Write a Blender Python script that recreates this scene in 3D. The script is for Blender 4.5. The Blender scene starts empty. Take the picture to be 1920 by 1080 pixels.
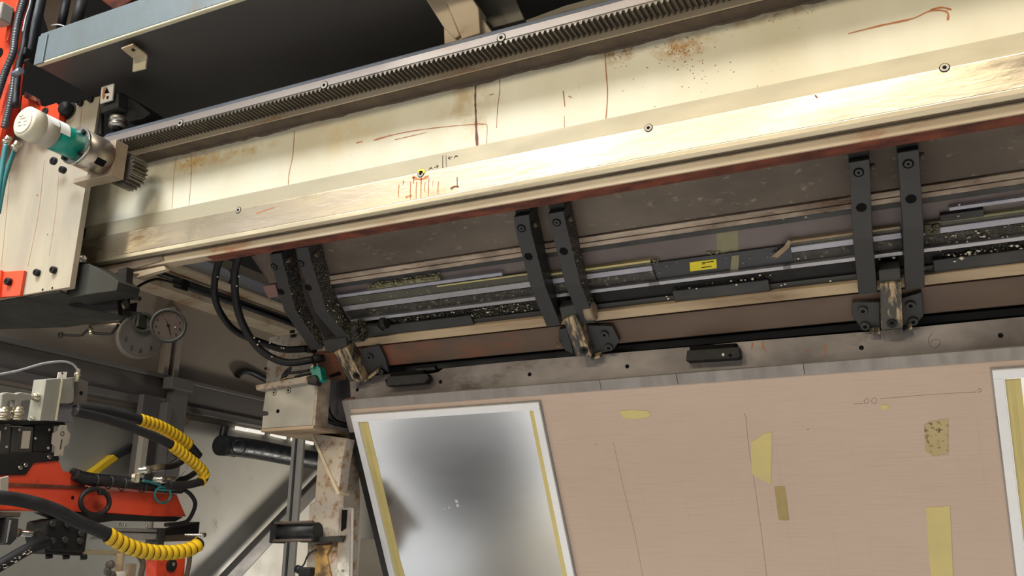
import bpy, bmesh, math, random
from mathutils import Vector, Matrix, noise
random.seed(7)
C = bpy.context.scene.collection
# ------------------------------------------------------------------ camera
FPX = 1673.774
RX = Vector((0.90144884, 0.11772096, 0.41657145))
RY = Vector((0.43279944, -0.26430061, -0.86187576))
RZ = Vector((0.00863925, 0.95722879, -0.28920304))
EYE = 1.6
cam = bpy.data.cameras.new('camera'); camo = bpy.data.objects.new('camera', cam); C.objects.link(camo)
cam.sensor_width = 36; cam.lens = 36 * FPX / 1920; cam.clip_start = .05; cam.clip_end = 100
camo.matrix_world = Matrix(((*RX, 0), (*RY, 0), (*RZ, EYE), (0, 0, 0, 1)))
bpy.context.scene.camera = camo
# ------------------------------------------------------------------ world and exposure
sc = bpy.context.scene
sc.view_settings.view_transform = 'Standard'; sc.view_settings.look = 'None'
sc.view_settings.gamma = 1; sc.view_settings.use_curve_mapping = False
sc.view_settings.exposure = -0.12
w = bpy.data.worlds.new('hall_air'); sc.world = w; w.use_nodes = True
w.node_tree.nodes['Background'].inputs[0].default_value = (.80, .86, 1, 1)
w.node_tree.nodes['Background'].inputs[1].default_value = .10
# ------------------------------------------------------------------ lamps of the hall and added fill lights
def area(name, loc, target, sx, sy, power, col):
    l = bpy.data.lights.new(name, 'AREA'); l.shape = 'RECTANGLE'; l.size = sx; l.size_y = sy
    l.energy = power; l.color = col
    o = bpy.data.objects.new(name, l); C.objects.link(o); o.location = loc
    d = Vector(target) - Vector(loc); o.rotation_euler = d.to_track_quat('-Z', 'Y').to_euler()
    return o
WARM = (1, .86, .62)
area('hall_lamp', (-2.5, -3.0, 5.0), (-1.6, 2, 2.3), 1.2, .30, 80, WARM)
area('hall_lamp', (-7.2, -4.6, 5.1), (-2.0, 2, 2.3), 1.6, .5, 260, WARM)
area('hall_doorway', (-9.5, -7.5, 2.7), (-2.5, 2, 2.2), 5.0, 2.6, 165, (1, .93, .78))  # added light for the chamfer to reflect and to fill frontal faces; no known doorway
area('hall_lamp', (-.4, -3.2, 5.0), (-.6, 2, 2.3), .8, .30, 60, WARM)
area('hall_lamp', (.4, .1, 5.4), (.3, .6, 0), 2.4, 1.2, 150, (1, .88, .72)).data.spread = math.radians(100)  # added overhead light for the floor, whose bounce brightens the pink panel
area('hall_lamp', (-2.8, -.1, 5.4), (-2.8, .5, 0), 1.8, 1.0, 175, (.90, .95, 1)).data.spread = math.radians(110)  # added cool overhead light for the floor mirrored in the satin sheet
bl = area('booth_lamp', (-3.0, 5.9, 1.35), (-4.2, 4.7, 1.9), .5, .3, 9, (1, .95, .85)); bl.data.spread = math.radians(110)  # added light hidden behind the machine, brightens the wall under the channel

# ------------------------------------------------------------------ pixel rays onto real planes
def ray(u, v):
    d = Vector((u - 960., 540. - v, -FPX))
    return Vector((RX.dot(d), RY.dot(d), RZ.dot(d))).normalized()
UP = Vector((0, 0, EYE))
def at(u, v, x=None, y=None, z=None):          # z here is the height above the floor
    d = ray(u, v)
    t = x / d.x if x is not None else (y / d.y if y is not None else (z - EYE) / d.z)
    return d * t + UP
def th(u, v):
    d = ray(u, v); return math.atan2(d.z, d.y)
class Plane:
    def __init__(s, y, z, deg):
        a = math.radians(deg); s.o = Vector((0, y, z + EYE)); s.e = Vector((0, math.cos(a), -math.sin(a)))
        s.n = Vector((0, -math.sin(a), -math.cos(a)))
    def pix(s, u, v, d=0):
        r = ray(u, v); o = s.o + s.n * d
        return r * ((o - UP).dot(s.n) / r.dot(s.n)) + UP
    def loc(s, x, q, d=0): return s.o + s.e * q + s.n * d + Vector((x, 0, 0))
    def xs(s, p): return p.x, (p - s.o).dot(s.e)
    def sth(s, t, d=0):                        # distance down the plane at which the sight angle is t
        o = s.o - UP + s.n * d; c, k = math.cos(t), math.sin(t)
        return -(o.z * c - o.y * k) / (s.e.z * c - s.e.y * k)
LID = Plane(2.15, 1.0025, 42)
PAN = Plane(2.56, 2.56 * math.tan(math.radians(11.05)), 61.5)

# ------------------------------------------------------------------ mesh builder
class B:
    def __init__(s): s.v = []; s.f = []; s.sm = []
    def add(s, vs, fs, smooth=False):
        n = len(s.v); s.v += [Vector(p) for p in vs]; s.f += [[n + i for i in f] for f in fs]; s.sm += [smooth] * len(fs)
        return s
    def box(s, o, a, b, c):
        o, a, b, c = map(Vector, (o, a, b, c))
        P = [o, o + a, o + a + b, o + b, o + c, o + a + c, o + a + b + c, o + b + c]
        return s.add(P, [(0, 3, 2, 1), (4, 5, 6, 7), (0, 1, 5, 4), (1, 2, 6, 5), (2, 3, 7, 6), (3, 0, 4, 7)])
    def bx(s, x0, x1, y0, y1, z0, z1):
        return s.box((x0, y0, z0), (x1 - x0, 0, 0), (0, y1 - y0, 0), (0, 0, z1 - z0))
    def cbox(s, c, dx, dy, dz): return s.bx(c[0] - dx / 2, c[0] + dx / 2, c[1] - dy / 2, c[1] + dy / 2, c[2] - dz / 2, c[2] + dz / 2)
    def prism(s, P, vec):
        P = [Vector(p) for p in P]; n = len(P); vec = Vector(vec)
        return s.add(P + [p + vec for p in P], [tuple(range(n)), tuple(range(2 * n - 1, n - 1, -1))] + [(i, i + n, (i + 1) % n + n, (i + 1) % n) for i in range(n)])
    def prof(s, pts, x0, x1): return s.prism([(x0, y, z) for y, z in pts], (x1 - x0, 0, 0))
    def lathe(s, p, ax, prof, n=24, cap=True):
        p = Vector(p); ax = Vector(ax).normalized(); a = ax.orthogonal().normalized(); b = ax.cross(a); vs = []; fs = []
        for t, r in prof:
            for i in range(n):
                k = 2 * math.pi * i / n; vs.append(p + ax * t + (a * math.cos(k) + b * math.sin(k)) * r)
        for j in range(len(prof) - 1):
            for i in range(n):
                fs.append((j * n + i, j * n + (i + 1) % n, (j + 1) * n + (i + 1) % n, (j + 1) * n + i))
        s.add(vs, fs, True)
        if cap:
            m = len(s.v) - len(vs); s.f += [[m + i for i in range(n)][::-1], [m + len(vs) - n + i for i in range(n)]]; s.sm += [False, False]
        return s
    def cyl(s, p0, p1, r, r2=None, n=20):
        p0, p1 = Vector(p0), Vector(p1); L = (p1 - p0).length
        return s.lathe(p0, p1 - p0, [(0, r), (L, r if r2 is None else r2)], n)
    def tube(s, pts, r, n=10, step=6, rf=None, closed=False):
        P = smooth(pts, step, closed) if len(pts) > 2 and step > 1 else [Vector(p) for p in pts]
        vs = []; fs = []; m = len(P); a = None
        for j, p in enumerate(P):
            t = ((P[(j + 1) % m] - P[j - 1]) if closed else (P[min(j + 1, m - 1)] - P[max(j - 1, 0)])).normalized()
            a = t.orthogonal().normalized() if a is None else (a - t * a.dot(t)).normalized()
            b = t.cross(a); rr = rf(j) if rf else r
            vs += [p + (a * math.cos(2 * math.pi * i / n) + b * math.sin(2 * math.pi * i / n)) * rr for i in range(n)]
        for j in range(m if closed else m - 1):
            q = (j + 1) % m
            for i in range(n): fs.append((j * n + i, j * n + (i + 1) % n, q * n + (i + 1) % n, q * n + i))
        s.add(vs, fs, True)
        if not closed:
            k = len(s.v) - len(vs); s.f += [[k + i for i in range(n)][::-1], [k + len(vs) - n + i for i in range(n)]]; s.sm += [False, False]
        return s
    def ring(s, c, ax, R, r, n=28):
        ax = Vector(ax).normalized(); a = ax.orthogonal().normalized(); b = ax.cross(a); c = Vector(c)
        return s.tube([c + (a * math.cos(2 * math.pi * i / n) + b * math.sin(2 * math.pi * i / n)) * R for i in range(n)], r, 8, 1, closed=True)
    def blob(s, c, r, sq=(1, 1, 1)):
        c = Vector(c); t = [(0, 0, 1), (0, 0, -1)] + [(math.cos(k), math.sin(k), 0) for k in (0, 1.257, 2.513, 3.77, 5.027)]
        return s.add([c + Vector((p[0] * r * sq[0], p[1] * r * sq[1], p[2] * r * sq[2])) for p in t],
                     [(0, 2 + i, 2 + (i + 1) % 5) for i in range(5)] + [(1, 2 + (i + 1) % 5, 2 + i) for i in range(5)], True)
    def build(s, name, mat, parent=None, bevel=0, base=None, seg=2):
        me = bpy.data.meshes.new(name); off = Vector(parent['_o']) if parent is not None else (Vector(base) if base is not None else Vector((0, 0, 0)))
        me.from_pydata([p - off for p in s.v], [], s.f)
        bm = bmesh.new(); bm.from_mesh(me); bmesh.ops.recalc_face_normals(bm, faces=bm.faces); bm.to_mesh(me); bm.free()
        me.polygons.foreach_set('use_smooth', s.sm); me.materials.append(mat); me.update()
        o = bpy.data.objects.new(name, me); C.objects.link(o)
        if parent is not None:
            o.parent = parent if parent.type == 'EMPTY' or True else None
        else: o.location = off
        o['_o'] = off
        if bevel:
            m = o.modifiers.new('edge', 'BEVEL'); m.width = bevel; m.segments = seg; m.limit_method = 'ANGLE'; m.angle_limit = .6
            m.harden_normals = False
        return o
def smooth(P, k, closed=False):
    P = [Vector(p) for p in P]; n = len(P); out = []
    for i in range(n if closed else n - 1):
        g = (lambda j: P[j % n]) if closed else (lambda j: P[max(0, min(n - 1, j))])
        a, b, c, d = g(i - 1), g(i), g(i + 1), g(i + 2)
        for j in range(k):
            t = j / k; out.append(.5 * (2 * b + (c - a) * t + (2 * a - 5 * b + 4 * c - d) * t * t + (3 * b - a - 3 * c + d) * t ** 3))
    if not closed: out.append(P[-1])
    return out
def thing(name, label, cat, loc, group=None):
    o = bpy.data.objects.new(name, None); C.objects.link(o); o.location = loc; o['_o'] = Vector(loc); o.empty_display_size = .02
    o['label'] = label; o['category'] = cat
    if group: o['group'] = group
    return o
def tag(o, label, cat, group=None, kind=None):
    o['label'] = label; o['category'] = cat
    if group: o['group'] = group
    if kind: o['kind'] = kind
    return o
def struct(o): o['kind'] = 'structure'; return o

# ------------------------------------------------------------------ materials
def mat(name, c1, c2=None, rough=.6, metal=0, scale=8, stretch=(1, 1, 1), mix=.5, rust=None, rscale=5, rth=.62, bump=.15, spots=None, grain=None, rvar=.15, spec=.5):
    m = bpy.data.materials.new(name); m.use_nodes = True; nt = m.node_tree; N = nt.nodes; L = nt.links
    bs = N['Principled BSDF']; tc = N.new('ShaderNodeTexCoord'); mp = N.new('ShaderNodeMapping'); L.new(tc.outputs['Object'], mp.inputs[0])
    mp.inputs['Scale'].default_value = stretch
    def noi(sc_, det=5, src=None, rg=.55):
        n = N.new('ShaderNodeTexNoise'); n.inputs['Scale'].default_value = sc_; n.inputs['Detail'].default_value = det; n.inputs['Roughness'].default_value = rg
        L.new(src or mp.outputs[0], n.inputs['Vector']); return n.outputs['Fac']
    def ramp(x, a, b):
        r = N.new('ShaderNodeMapRange'); r.inputs['From Min'].default_value = a; r.inputs['From Max'].default_value = b; r.clamp = True
        L.new(x, r.inputs['Value']); return r.outputs[0]
    def mixc(f, a, b):
        x = N.new('ShaderNodeMix'); x.data_type = 'RGBA'; L.new(f, x.inputs[0])
        for s_, q in ((6, a), (7, b)):
            if isinstance(q, tuple): x.inputs[s_].default_value = (*q, 1)
            else: L.new(q, x.inputs[s_])
        return x.outputs[2]
    n1 = noi(scale); col = mixc(ramp(n1, .5 - mix / 2, .5 + mix / 2), tuple(c1), tuple(c2 or [x * .75 for x in c1]))
    if grain:
        g = noi(grain[0], 3); col = mixc(ramp(g, grain[1], grain[1] + .12), col, grain[2])
    if rust:
        r1 = noi(rscale, 8, rg=.7); col = mixc(ramp(r1, rth, rth + .1), col, rust)
    for (ctr, rad, cc, k) in (spots or []):
        mp2 = N.new('ShaderNodeMapping'); mp2.vector_type = 'POINT'
        rad = rad if isinstance(rad, tuple) else (rad,) * 3
        mp2.inputs['Location'].default_value = [-a / b for a, b in zip(ctr, rad)]; mp2.inputs['Scale'].default_value = [1 / b for b in rad]
        L.new(tc.outputs['Object'], mp2.inputs[0]); gr = N.new('ShaderNodeVectorMath'); gr.operation = 'LENGTH'; L.new(mp2.outputs[0], gr.inputs[0])
        inv = ramp(gr.outputs['Value'], 1.0, .2); nn = noi(k, 8, tc.outputs['Object'], .7)
        ad = N.new('ShaderNodeMath'); ad.operation = 'MULTIPLY'; L.new(inv, ad.inputs[0]); L.new(ramp(nn, .35, .65), ad.inputs[1])
        col = mixc(ramp(ad.outputs[0], .15, .75), col, cc)
    L.new(col, bs.inputs['Base Color']); bs.inputs['Metallic'].default_value = metal
    bs.inputs['Specular IOR Level'].default_value = spec
    rr = N.new('ShaderNodeMapRange'); L.new(n1, rr.inputs['Value']); rr.inputs['From Min'].default_value = .3; rr.inputs['From Max'].default_value = .7
    rr.inputs['To Min'].default_value = max(.03, rough - rvar); rr.inputs['To Max'].default_value = min(1, rough + rvar); L.new(rr.outputs[0], bs.inputs['Roughness'])
    if bump:
        bp = N.new('ShaderNodeBump'); bp.inputs['Strength'].default_value = bump; bp.inputs['Distance'].default_value = .002
        L.new(noi(scale * 6, 6), bp.inputs['Height']); L.new(bp.outputs[0], bs.inputs['Normal'])
    return m
RUST = (.22, .07, .025)
BB = Vector((-.8, 2.04, EYE + .93))
def wsp(u, v, rx, rz, c, k): p = at(u, v, y=2.04) - BB; return (tuple(p), (rx, .2, rz), c, k)
M = dict(
    web=mat('cream_paint', (.70, .68, .56), (.60, .55, .40), .55, scale=3, stretch=(1, 1, .35), mix=.4, rust=(.50, .34, .16), rscale=6, rth=.66, bump=.35, grain=(120, .68, (.42, .33, .2)), spots=[
        wsp(360, 300, .16, .07, (.52, .34, .12), 22), wsp(430, 290, .3, .04, (.50, .36, .18), 14), wsp(1160, 98, .10, .05, (.34, .19, .07), 26), wsp(1280, 88, .12, .06, (.42, .23, .08), 30), wsp(880, 190, .14, .16, (.50, .40, .24), 12),
        wsp(1440, 25, .3, .04, (.40, .30, .16), 16), wsp(600, 200, .6, .03, (.50, .42, .30), 9), wsp(950, 130, .6, .03, (.46, .40, .30), 9), wsp(300, 290, .12, .10, (.50, .45, .36), 8), wsp(640, 250, .25, .12, (.62, .52, .32), 9)]),
    band=mat('beige_ground_steel', (.42, .37, .26), (.34, .31, .22), .5, .2, scale=14, stretch=(.3, 1, 1), bump=.1),
    rail=mat('worn_rail_steel', (.62, .54, .40), (.44, .38, .30), .35, .72, scale=5, stretch=(.5, 1, 2.2), mix=.22, rust=(.40, .30, .20), rscale=7, rth=.60, bump=.7, rvar=.18),
    chamf=mat('bright_chamfer_steel', (.70, .63, .46), (.58, .51, .38), .36, .7, scale=10, stretch=(.3, 1, 1), bump=.1),
    toprail=mat('tempered_rail_steel', (.33, .29, .26), (.25, .22, .21), .45, .3, scale=5, stretch=(.5, 1, 1), rust=(.30, .20, .15), rscale=4, rth=.6, bump=.1, spots=[
        wsp(1160, 20, .20, .05, (.55, .28, .12), 14), wsp(1000, 50, .16, .05, (.42, .25, .27), 9), wsp(860, 90, .14, .05, (.50, .27, .18), 16), wsp(740, 125, .12, .05, (.36, .22, .26), 12)]),
    bluegrey=mat('blue_grey_steel', (.24, .27, .32), (.19, .21, .26), .45, .5, bump=.05),
    rack=mat('oily_gear_steel', (.20, .18, .15), (.10, .09, .08), .42, .7, scale=20, bump=.1),
    dirty=mat('grimy_brown_steel', (.13, .10, .07), (.07, .05, .04), .7, .1, scale=9, bump=.2),
    cream=mat('cream_flange_paint', (.55, .47, .35), (.38, .29, .19), .5, mix=.35, scale=5, stretch=(.4, 1, 1), rust=(.33, .13, .05), rscale=5, rth=.57, bump=.15),
    red=mat('red_rust_primer', (.22, .055, .028), (.075, .022, .015), .6, mix=.25, scale=18, stretch=(.5, 1, 1), bump=.4),
    streak=mat('rust_run', (.30, .10, .04), (.42, .20, .08), .7, scale=30, bump=0),
    streak2=mat('dark_rust_run', (.12, .035, .03), (.18, .05, .03), .7, scale=30, bump=0),
    orange=mat('orange_rust_run', (.50, .20, .07), (.40, .13, .05), .7, scale=40, bump=0),
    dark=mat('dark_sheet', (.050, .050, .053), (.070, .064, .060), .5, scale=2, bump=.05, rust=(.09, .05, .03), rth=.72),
    galv=mat('blue_galvanised', (.165, .20, .215), (.115, .135, .135), .5, .2, mix=.3, scale=5, rust=(.28, .15, .07), rscale=5, rth=.60, bump=.2),
    galvedge=mat('cream_edge', (.62, .58, .42), (.5, .45, .32), .5, bump=.05),
    plate=mat('beige_machine_plate', (.44, .39, .29), (.34, .295, .23), .5, .15, scale=4, mix=.35, stretch=(2, 1, .4), rust=(.32, .22, .14), rscale=7, rth=.68, bump=.2, grain=(80, .68, (.22, .16, .10))),
    black=mat('black_oxide', (.010, .010, .011), (.018, .018, .018), .5, 0, spec=.25, scale=30, bump=.1),
    rubber=mat('black_rubber', (.010, .010, .011), (.018, .018, .02), .5, scale=20, bump=.03, spec=.35),
    pipe=mat('glossy_black_pipe', (.008, .010, .012), (.014, .015, .018), .45, scale=20, bump=.02),
    orangered=mat('robot_orange_red', (.72, .07, .02), (.58, .05, .018), .42, scale=5, rust=(.22, .03, .012), rscale=8, rth=.58, bump=.12),
    lidpan=mat('brown_sheet', (.15, .118, .092), (.10, .077, .06), .55, .1, scale=5, stretch=(.5, 1, 1), grain=(60, .62, (.24, .20, .155)), bump=.4, mix=.3, rust=(.075, .05, .04), rscale=3, rth=.6),
    strip=mat('worn_beige_strip', (.52, .42, .33), (.22, .165, .125), .6, .1, mix=.25, scale=9, stretch=(.6, 1, 2), rust=(.12, .07, .045), rscale=8, rth=.57, bump=.4),
    strip2=mat('worn_wooden_strip', (.48, .37, .24), (.28, .20, .125), .6, mix=.3, scale=9, stretch=(.3, 1, 2), rust=(.16, .10, .05), rscale=9, rth=.6, bump=.3),
    brownbar=mat('red_brown_bar', (.135, .085, .06), (.09, .062, .046), .5, .1, scale=4, stretch=(.5, 1, 1), rust=(.22, .075, .035), rscale=1.8, rth=.55, bump=.15),
    pinksheet=mat('mauve_sheet', (.17, .135, .135), (.135, .105, .10), .5, scale=5, bump=.05),
    navy=mat('slate_panel', (.024, .027, .034), (.030, .032, .037), .4, scale=8, grain=(70, .69, (.4, .4, .36)), bump=.05),
    alum=mat('aluminium_profile', (.42, .42, .45), (.36, .36, .39), .35, .5, scale=12, stretch=(.3, 1, 1), bump=.05),
    alum2=mat('lilac_aluminium_edge', (.44, .44, .51), (.36, .36, .43), .4, .2, scale=12, bump=.03),
    olive=mat('grimy_glass_strip', (.10, .10, .075), (.075, .072, .055), .4, .1, scale=14, grain=(60, .63, (.25, .22, .12)), bump=.2),
    speck=mat('speckled_channel', (.06, .055, .048), (.03, .03, .028), .5, .1, scale=25, grain=(70, .58, (.24, .20, .14)), bump=.5),
    slate=mat('dark_grey_ledge', (.042, .042, .042), (.030, .030, .030), .5, .1, scale=9, bump=.1),
    armf=mat('charcoal_arm_paint', (.026, .026, .028), (.034, .034, .035), .55, scale=6, rust=(.12, .11, .10), rscale=14, rth=.70, bump=.1),
    lug=mat('scratched_lug', (.065, .062, .055), (.05, .048, .045), .5, .2, scale=10, stretch=(4, 1, .5), rust=(.50, .37, .22), rscale=14, rth=.47, bump=.4),
    drop=mat('dried_resin_drop', (.88, .83, .70), (.72, .62, .48), .4, scale=40, bump=0),
    crumb=mat('dark_crumb_drop', (.16, .14, .09), (.09, .08, .05), .35, scale=60, bump=0),
    mouldplate=mat('stained_grey_plate', (.30, .27, .26), (.12, .10, .095), .5, .1, scale=4, mix=.22, stretch=(.6, 1, 1), rust=(.08, .055, .04), rscale=5, rth=.57, bump=.2),
    edge=mat('brushed_grey_strip', (.33, .31, .30), (.22, .205, .20), .45, .1, scale=12, stretch=(2, 1, .3), bump=.1),
    pink=mat('pink_woven_laminate', (.58, .455, .385), (.52, .405, .34), .5, scale=1.2, stretch=(1, 1, 1), grain=None, bump=.1),
    white=mat('white_frame_paint', (.88, .91, .98), (.82, .85, .92), .35, scale=9, bump=.02),
    tape=mat('masking_tape', (.66, .56, .22), (.58, .50, .24), .6, scale=12, bump=.1),
    tape2=mat('brown_tape', (.44, .33, .14), (.36, .27, .12), .6, scale=12, grain=(160, .64, (.2, .13, .06)), bump=.1),
    spotty=mat('spotted_tape', (.52, .42, .22), (.46, .37, .2), .6, scale=12, grain=(90, .56, (.12, .09, .05)), bump=.2),
    tapeg=mat('olive_tape', (.26, .24, .13), (.21, .20, .12), .6, scale=14, bump=.2),
    sheet=mat('satin_aluminium_sheet', (.84, .86, .90), (.83, .85, .89), .24, 1, scale=3, stretch=(1, 1, 6), mix=.6, bump=0, rvar=.008),
    yellow=mat('yellow_spiral', (.83, .55, .02), (.74, .45, .02), .35, scale=12, rust=(.4, .25, .03), rscale=9, rth=.7, bump=.03),
    label=mat('yellow_label', (.80, .68, .015), (.72, .60, .012), .5, scale=9, bump=0),
    ink=mat('black_ink', (.004, .004, .004), (.006, .006, .006), .8, bump=0, spec=.1),  # print and scribed marks; also the darkness painted into holes and sockets
    teal=mat('teal_sleeve', (.0, .25, .19), (.0, .20, .155), .4, scale=6, bump=.03),
    tealcable=mat('teal_cable', (.03, .19, .20), (.02, .14, .15), .5, scale=9, bump=.03),
    motorgrey=mat('motor_grey', (.40, .37, .31), (.34, .31, .26), .5, scale=10, bump=.05),
    motorcap=mat('motor_cap_cream', (.62, .58, .46), (.55, .51, .40), .5, scale=20, bump=.05),
    steel=mat('bright_steel', (.60, .58, .54), (.48, .46, .42), .28, .9, scale=12, bump=.05),
    gearbox=mat('gearbox_steel', (.40, .35, .28), (.28, .24, .19), .35, .85, scale=5, stretch=(1, 2, 1), bump=.1, rust=(.22, .13, .08), rscale=6, rth=.66),
    block=mat('stained_block', (.42, .34, .24), (.27, .21, .15), .5, .3, scale=14, rust=(.10, .07, .05), rscale=9, rth=.62, bump=.3),
    wall=mat('beige_booth_wall', (.33, .275, .215), (.26, .22, .175), .55, scale=2.2, rust=(.16, .11, .07), rscale=7, rth=.71, bump=.25),
    chan=mat('grey_brown_channel', (.15, .135, .12), (.115, .10, .09), .5, .2, scale=4, stretch=(1, .5, 1), rust=(.16, .09, .05), rscale=5, rth=.64, bump=.1),
    brightwall=mat('bright_stained_wall', (.60, .57, .50), (.46, .42, .34), .5, .05, scale=3, rust=(.30, .24, .17), rscale=6, rth=.62, bump=.25),
    column=mat('rusty_beige_column', (.46, .41, .35), (.38, .33, .28), .6, scale=6, rust=(.28, .15, .055), rscale=22, rth=.51, bump=.5, grain=(90, .64, (.16, .09, .04))),
    greybox=mat('valve_grey', (.34, .34, .30), (.28, .28, .25), .4, .4, scale=9, bump=.05),
    zinc=mat('zinc_fitting', (.66, .60, .46), (.5, .45, .34), .25, .85, scale=20, bump=.05),
    dial=mat('brown_dial_face', (.060, .042, .034), (.045, .033, .026), .5, scale=12, bump=.02),
    drab=mat('dark_olive_steel', (.032, .032, .026), (.024, .024, .02), .55, .2, scale=6, bump=.1),
    conc=mat('hall_floor_concrete', (.46, .46, .46), (.40, .40, .40), .5, scale=1.2, bump=.2),
    whiteplastic=mat('white_plastic', (.80, .79, .74), (.74, .73, .69), .4, bump=0),
)
def pinkmat():
    m = M['pink']; nt = m.node_tree; N = nt.nodes; L = nt.links; bs = N['Principled BSDF']
    src = bs.inputs['Base Color'].links[0].from_socket; tc = N.new('ShaderNodeTexCoord')
    for (sx, sy, sz, k, c, a, b) in ((2.5, 130, 260, 3, (.32, .23, .18), .50, 1.0), (30, .6, .6, 3, (.42, .32, .27), .62, 1.0)):
        mp = N.new('ShaderNodeMapping'); mp.inputs['Scale'].default_value = (sx, sy, sz); L.new(tc.outputs['Object'], mp.inputs[0])
        n = N.new('ShaderNodeTexNoise'); n.inputs['Scale'].default_value = k; n.inputs['Detail'].default_value = 3; L.new(mp.outputs[0], n.inputs['Vector'])
        r = N.new('ShaderNodeMapRange'); r.inputs['From Min'].default_value = a; r.inputs['From Max'].default_value = b; r.inputs['To Max'].default_value = .6; L.new(n.outputs['Fac'], r.inputs['Value'])
        x = N.new('ShaderNodeMix'); x.data_type = 'RGBA'; L.new(r.outputs[0], x.inputs[0]); L.new(src, x.inputs[6]); x.inputs[7].default_value = (*c, 1); src = x.outputs[2]
    L.new(src, bs.inputs['Base Color'])
pinkmat()
Z = EYE
T = lambda deg: math.tan(math.radians(deg))

# ================================================================== setting
o = struct(B().bx(-9, 6, -6, 9, -.1, 0).build('floor', M['conc']))
XW = -4.2
o = struct(B().bx(XW - .08, XW, 1.2, 8.6, 0, 3.5).build('wall_left', M['wall']))
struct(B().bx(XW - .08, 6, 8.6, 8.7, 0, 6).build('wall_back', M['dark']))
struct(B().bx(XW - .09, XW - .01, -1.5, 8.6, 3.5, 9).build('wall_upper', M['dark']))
br = B().bx(XW, XW + .006, 3.93, 8.2, .2, Z + .80).build('wall_panel', M['brightwall'], o)
B().bx(XW, XW + .004, 1.3, 3.90, .2, Z + .80).build('wall_panel', mat('olive_grey_wall', (.40, .38, .32), (.30, .29, .25), .45, .1, scale=3, rust=(.20, .18, .12), rscale=6, rth=.64, bump=.2), o)
# rails, posts and ledges of the booth wall
t = thing('wall_channel', 'long grey-brown steel channel running level along the beige booth wall', 'channel', (XW, 3, Z + .84))
B().bx(XW, XW + .07, 1.3, 8.4, Z + .865, Z + .995).build('channel_web', M['chan'], t, .004)
B().bx(XW, XW + .10, 1.3, 8.4, Z + .995, Z + 1.02).build('top_lip', M['chan'], t, .003)
B().bx(XW, XW + .10, 1.3, 8.4, Z + .825, Z + .865).build('bottom_lip', M['chan'], t, .003)
t = thing('wall_post', 'upright grey steel post crossing the channel on the booth wall', 'post', (XW, 3.85, Z + .3))
B().bx(XW + .10, XW + .16, 3.82, 3.93, Z + .25, Z + .99).build('post_web', M['chan'], t, .003)
B().bx(XW, XW + .05, 3.82, 3.86, Z + .99, Z + 1.45).build('post_flange', M['wall'], t, .003)
B().bx(XW, XW + .05, 3.90, 3.94, Z + .99, Z + 1.45).build('post_flange', M['wall'], t, .003)
B().bx(XW + .10, XW + .175, 3.78, 3.95, Z + .93, Z + 1.0).build('joint_block', M['chan'], t, .003)
t = thing('door_post', 'rusty upright channel post behind the yellow spiral hose', 'post', (XW + .16, 3.5, 1.9))
XP_ = XW + .14; p0 = at(262, 800, x=XP_); p1 = at(300, 800, x=XP_); q0 = at(250, 905, x=XP_)
B().bx(XP_ + 0.00, XP_ + 0.04, p0.y, p0.y + .04, q0.z, p0.z + .02).build('post_flange', M['plate'], t, .002)
B().bx(XP_ + -0.04, XP_ + 0.00, p0.y, p1.y + .02, q0.z, Z + .87).build('post_web', M['chan'], t, .002)
B().bx(XP_ + 0.00, XP_ + 0.06, p1.y - .02, p1.y + .02, q0.z, Z + .84).build('post_flange', M['chan'], t, .002)
t = thing('thin_post', 'thin grey upright box post left of the rusty column', 'post', (-3.2, 4, 1.5))
p0 = at(548, 815, y=4.1); p1 = at(575, 815, y=4.1); q0 = at(530, 1090, y=4.1)
B().bx(p0.x, p1.x - .02, 4.1, 4.12, q0.z - .3, p0.z + .1).build('post_tube', M['motorgrey'], t, .004)
B().bx(p0.x + .03, p0.x + .042, 4.092, 4.10, q0.z - .3, p0.z + .1).build('seam', M['dark'], t)
# upper ledge of the wall
t = thing('cream_ledge_beam', 'cream painted ledge beam along the top of the booth wall', 'beam', (XW, 4, Z + 1.5))
B().bx(XW, XW + .16, 2.2, 8.4, Z + 1.50, Z + 1.60).build('ledge_face', M['cream'], t, .004)
B().bx(XW, XW + .30, 2.2, 8.4, Z + 1.60, Z + 1.62).build('ledge_shelf', M['cream'], t, .003)
tag(B().tube([(XW + .21, 3.3, Z + 1.56), (XW + .21, 4.6, Z + 1.565), (XW + .21, 7, Z + 1.56)], .018, 10).build('black_cable', M['rubber'], base=(XW, 4, 3)), 'thick black cable lying along the cream ledge beam', 'cable')
t = thing('silver_duct', 'long dull silver round duct above the cream ledge beam', 'duct', (XW + .3, 4, Z + 1.75))
B().cyl((XW + .07, 3.4, Z + 1.74), (XW + .07, 8.2, Z + 1.74), .06).build('duct_pipe', M['alum'], t)
for y in (4.2, 5.6): B().lathe((XW + .07, y, Z + 1.74), (0, 1, 0), [(0, .064), (.03, .064)]).build('collar', M['slate'], t)
o = tag(B().tube([at(445, 705, x=-4.175), at(452, 697, x=-4.175), at(470, 697, x=-4.175), at(500, 712, x=-4.175), at(540, 730, x=-4.175)], .022, 12).build('curved_handle', M['rubber'], base=(-4, 4.5, 2.6)), 'curved black hose end on the booth wall left of the grey block', 'hose')
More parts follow.
